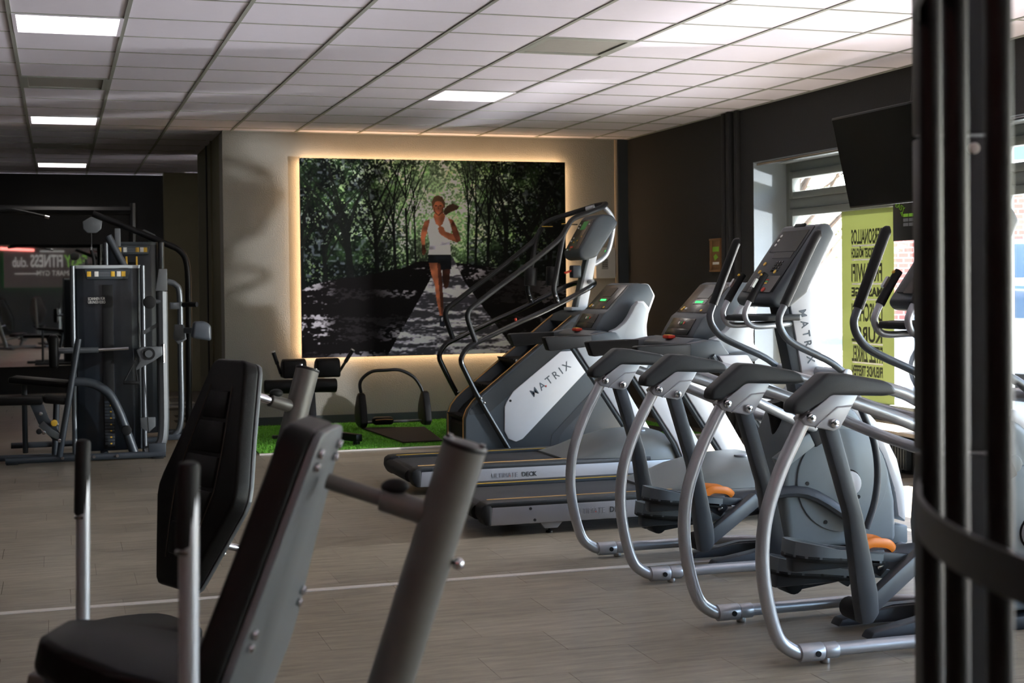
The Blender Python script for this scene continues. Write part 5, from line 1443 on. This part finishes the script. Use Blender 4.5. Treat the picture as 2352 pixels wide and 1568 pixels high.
sg = thing('hanging_sign', 'small black sign with green and white rows hanging in the window', 'sign', (6.10, 9.30, 1.84))
MB().box((0, 0, 0), (0.006, 0.46, 0.31), bev=.002).build('board', 'metal_black_satin', sg)
for k in range(3):
    for j in range(2):
        MB().box((-0.004, 0.055 - .075 * j, 0.035 - 0.035 * k), (0.002, 0.065, 0.024)).build('printed_block', 'green_print' if k == 0 else 'grey_print', sg)
MB().tube([(-0.0045, 0.10, 0.03), (-0.0045, 0.125, 0.06), (-0.0045, 0.10, 0.06)], 0.004, 6, closed=True).build('printed_ring', 'green_print', sg)
text('lettering', 'EASY', 0.06, 'green_print', sg, (-0.0042, 0.20, 0.11), (0, -0.9, -0.4), (0, -0.4, 0.9), depth=.0004)
MB().cyl((0, 0.18, 0.155), (0, 0.18, 0.21), 0.002, seg=6).build('cord', 'rubber_black', sg)

# radiators below the windows
for k, (y0, y1) in enumerate(((10.1, 11.2), (8.82, 9.95), (5.9, 7.0), (7.15, 8.25))):
    nm = ('dark ribbed radiator under the film-covered window, far half', 'dark ribbed radiator under the film-covered window, near half',
          'dark ribbed radiator under the second window, near half', 'dark ribbed radiator under the second window, far half')[k]
    rd = thing('radiator', nm, 'radiator', (XW - 0.055, (y0 + y1) / 2, 0.02), 0, 'radiators under the windows')
    w_ = y1 - y0
    MB().box((0.0, 0, 0.115), (0.05, w_, 0.21), bev=.006).build('panel', 'radiator', rd)
    rb = MB()
    for j in range(int(w_ / 0.035)):
        rb.box((-0.028, -w_ / 2 + 0.02 + 0.035 * j, 0.115), (0.008, 0.016, 0.19), bev=.003)
    rb.build('ribs', 'radiator', rd)
    MB().box((0.0, 0, 0.225), (0.075, w_ + .01, 0.012), bev=.003).build('top_grille', 'radiator', rd)
    for s in (-1, 1):
        MB().box((0.02, s * (w_ / 2 - .12), 0.0), (0.03, 0.03, 0.04)).build('leg', 'radiator', rd)

# ------------------------------------------------------------------ black tube cage in the right foreground
rh = Vector((math.cos(YAW), -math.sin(YAW), 0)); dh = Vector((math.sin(YAW), math.cos(YAW), 0))
CC = Vector((1.790, 0.935, 0)); RC = 0.98
cg = thing('tube_cage', 'black round tube cage rising in the right foreground', 'cage', CC)
def ringpt(deg, r, z):
    a = math.radians(deg)
    p = rh * (math.cos(a) * r) + dh * (math.sin(a) * r)
    return Vector((p.x, p.y, z))
for zb, zt_ in ((1.097, 1.140), (1.703, 1.746), (0.06, 0.103), (2.30, 2.343)):
    vs_, fs_ = [], []
    n_ = 40
    for k in range(n_ + 1):
        dg = 152 + (236 - 152) * k / n_
        for r_, z_ in ((RC, zb), (RC, zt_), (RC - .007, zt_), (RC - .007, zb)):
            vs_.append(ringpt(dg, r_, z_))
    for k in range(n_):
        for j in range(4):
            fs_.append((k * 4 + j, k * 4 + (j + 1) % 4, (k + 1) * 4 + (j + 1) % 4, (k + 1) * 4 + j))
    fs_.append((3, 2, 1, 0)); fs_.append(tuple(n_ * 4 + j for j in range(4)))
    MB().add(vs_, fs_).build('hoop_band', 'cage_black', cg)
def camw(px, dep):
    l_ = (px - 1176.0) / FPX * dep
    p = rh * l_ + dh * dep
    return Vector((p.x, p.y, 0)) - CC
for x_, dep in ((0.514, 1.75), (0.498, 1.60), (0.495, 1.45)):
    p = rh * x_ + dh * dep - CC
    MB().cyl((p.x, p.y, 0.0), (p.x, p.y, 2.40), 0.0138, seg=20).build('vertical_tube', 'cage_tube', cg)
for dg in (212, 224):
    p = ringpt(dg, RC - 0.022, 0)
    MB().cyl((p.x, p.y, 0.0), (p.x, p.y, 2.40), 0.0138, seg=20).build('vertical_tube', 'cage_tube', cg)
# solid steel panel behind the tubes
pa = rh * 0.665 + dh * 2.34 - CC; pb = rh * 0.800 + dh * 2.34 - CC
for z_a, z_b in ((0.0, 1.104), (1.110, 1.620), (1.626, 2.40)):
    MB().beam((pa.x, pa.y, (z_a + z_b) / 2), (pb.x, pb.y, (z_a + z_b) / 2), 0.06, z_b - z_a, bev=.004).build('steel_panel', 'cage_panel', cg)
pk = rh * 0.745 + dh * 2.305 - CC
MB().cyl((pk.x, pk.y, 1.60), (pk.x - dh.x * .012, pk.y - dh.y * .012, 1.60), 0.009, seg=14, bev=.003).build('lock_button', 'device_white', cg)

# ------------------------------------------------------------------ mirror on the far wall and what it shows
mr = thing('wall_mirror', 'large wall mirror in the dark bay behind the weight machine', 'mirror', (-0.6, YF, 1.165))
MB().box((0, -0.010, 0), (3.8, 0.016, 1.62)).build('mirror_glass', 'mirror', mr, smooth=0)
MB().box((0, -0.002, 0), (3.82, 0.006, 1.64)).build('mirror_backing', 'metal_black_satin', mr, smooth=0)

# partition behind the camera that carries the sign; its reflection sits left of the weight machine
struct(MB().box((-0.2, -5.95, H / 2), (4.6, 0.12, H), Matrix.Rotation(math.radians(-20), 3, 'Z')).build('wall_partition', 'wall_black', smooth=0))
sn = thing('wall_sign', 'dark sign board with green lit edge seen reversed in the mirror', 'sign', (-0.2, -5.95, 0), math.radians(-20))
MB().box((0, 0.12, 2.03), (2.9, 0.03, 1.22)).build('sign_board', 'sign_board', sn, smooth=0)
for sx in (-1, 1):
    MB().box((sx * 1.425, 0.085, 2.03), (0.02, 0.03, 1.18)).build('edge_light', 'led_edge_green', sn, smooth=0)
for sz in (-1, 1):
    MB().box((0, 0.085, 2.03 + sz * 0.585), (2.80, 0.03, 0.02)).build('edge_light', 'led_edge_green', sn, smooth=0)
for sx in (-0.8, 0.8):
    MB().box((sx, 0.08, 2.03), (0.06, 0.05, 0.6)).build('spacer', 'metal_black_satin', sn, smooth=0)
text('lettering', 'EASY', 0.52, 'green_print', sn, (1.15, 0.137, 2.05), (-1, 0, 0), (0, 0, 1), sx=0.62, shear=0.15, bold=0.01)
text('lettering', 'FITNESS', 0.52, 'white_print', sn, (0.36, 0.137, 2.05), (-1, 0, 0), (0, 0, 1), sx=0.55, bold=0.01)
text('lettering', '.club', 0.42, 'white_print', sn, (-0.72, 0.137, 2.05), (-1, 0, 0), (0, 0, 1), sx=0.6, bold=0.006)
text('lettering', 'SMART GYM', 0.22, 'white_print', sn, (0.62, 0.137, 1.78), (-1, 0, 0), (0, 0, 1), sx=0.9)
MB().box((0.02, 0.138, 2.52), (0.75, 0.004, 0.05)).build('white_rule', 'white_print', sn, smooth=0)
MB().box((-0.75, 0.138, 1.84), (0.75, 0.004, 0.03)).build('white_rule', 'white_print', sn, smooth=0)

rl_ = thing('red_light_bar', 'red glowing light bar seen at the left edge of the mirror', 'lamp', (-1.55, -1.0, 2.42))
bar_a, bar_b = Vector((0.20, 3.0, -0.02)), Vector((0.89, -3.4, 0.10))
MB().beam(bar_a, bar_b, 0.06, 0.07).build('glowing_bar', 'led_red', rl_, smooth=0)
for q_ in (0.05, 0.5, 0.95):
    p_ = bar_a.lerp(bar_b, q_)
    MB().cyl((p_.x, p_.y, p_.z + .03), (p_.x, p_.y, H - 2.432), 0.006, seg=8).build('suspension_wire', 'steel', rl_)

for (x, y, a_, lb) in ((-1.15, 5.4, 150, 'press machine reflected at the left edge of the mirror'),
                       (-1.9, 3.4, 170, 'press machine reflected farther back in the mirror'),
                       (0.55, -1.9, 60, 'press machine reflected beside the stack tower in the mirror'),
                       (-0.55, -2.4, 100, 'press machine reflected in the middle of the mirror')):
    c_ = copy_tree(press_a); c_.location = (x, y, 0); c_.rotation_euler = (0, 0, math.radians(a_)); c_['label'] = lb
    c_['group'] = 'press machines reflected in the mirror'
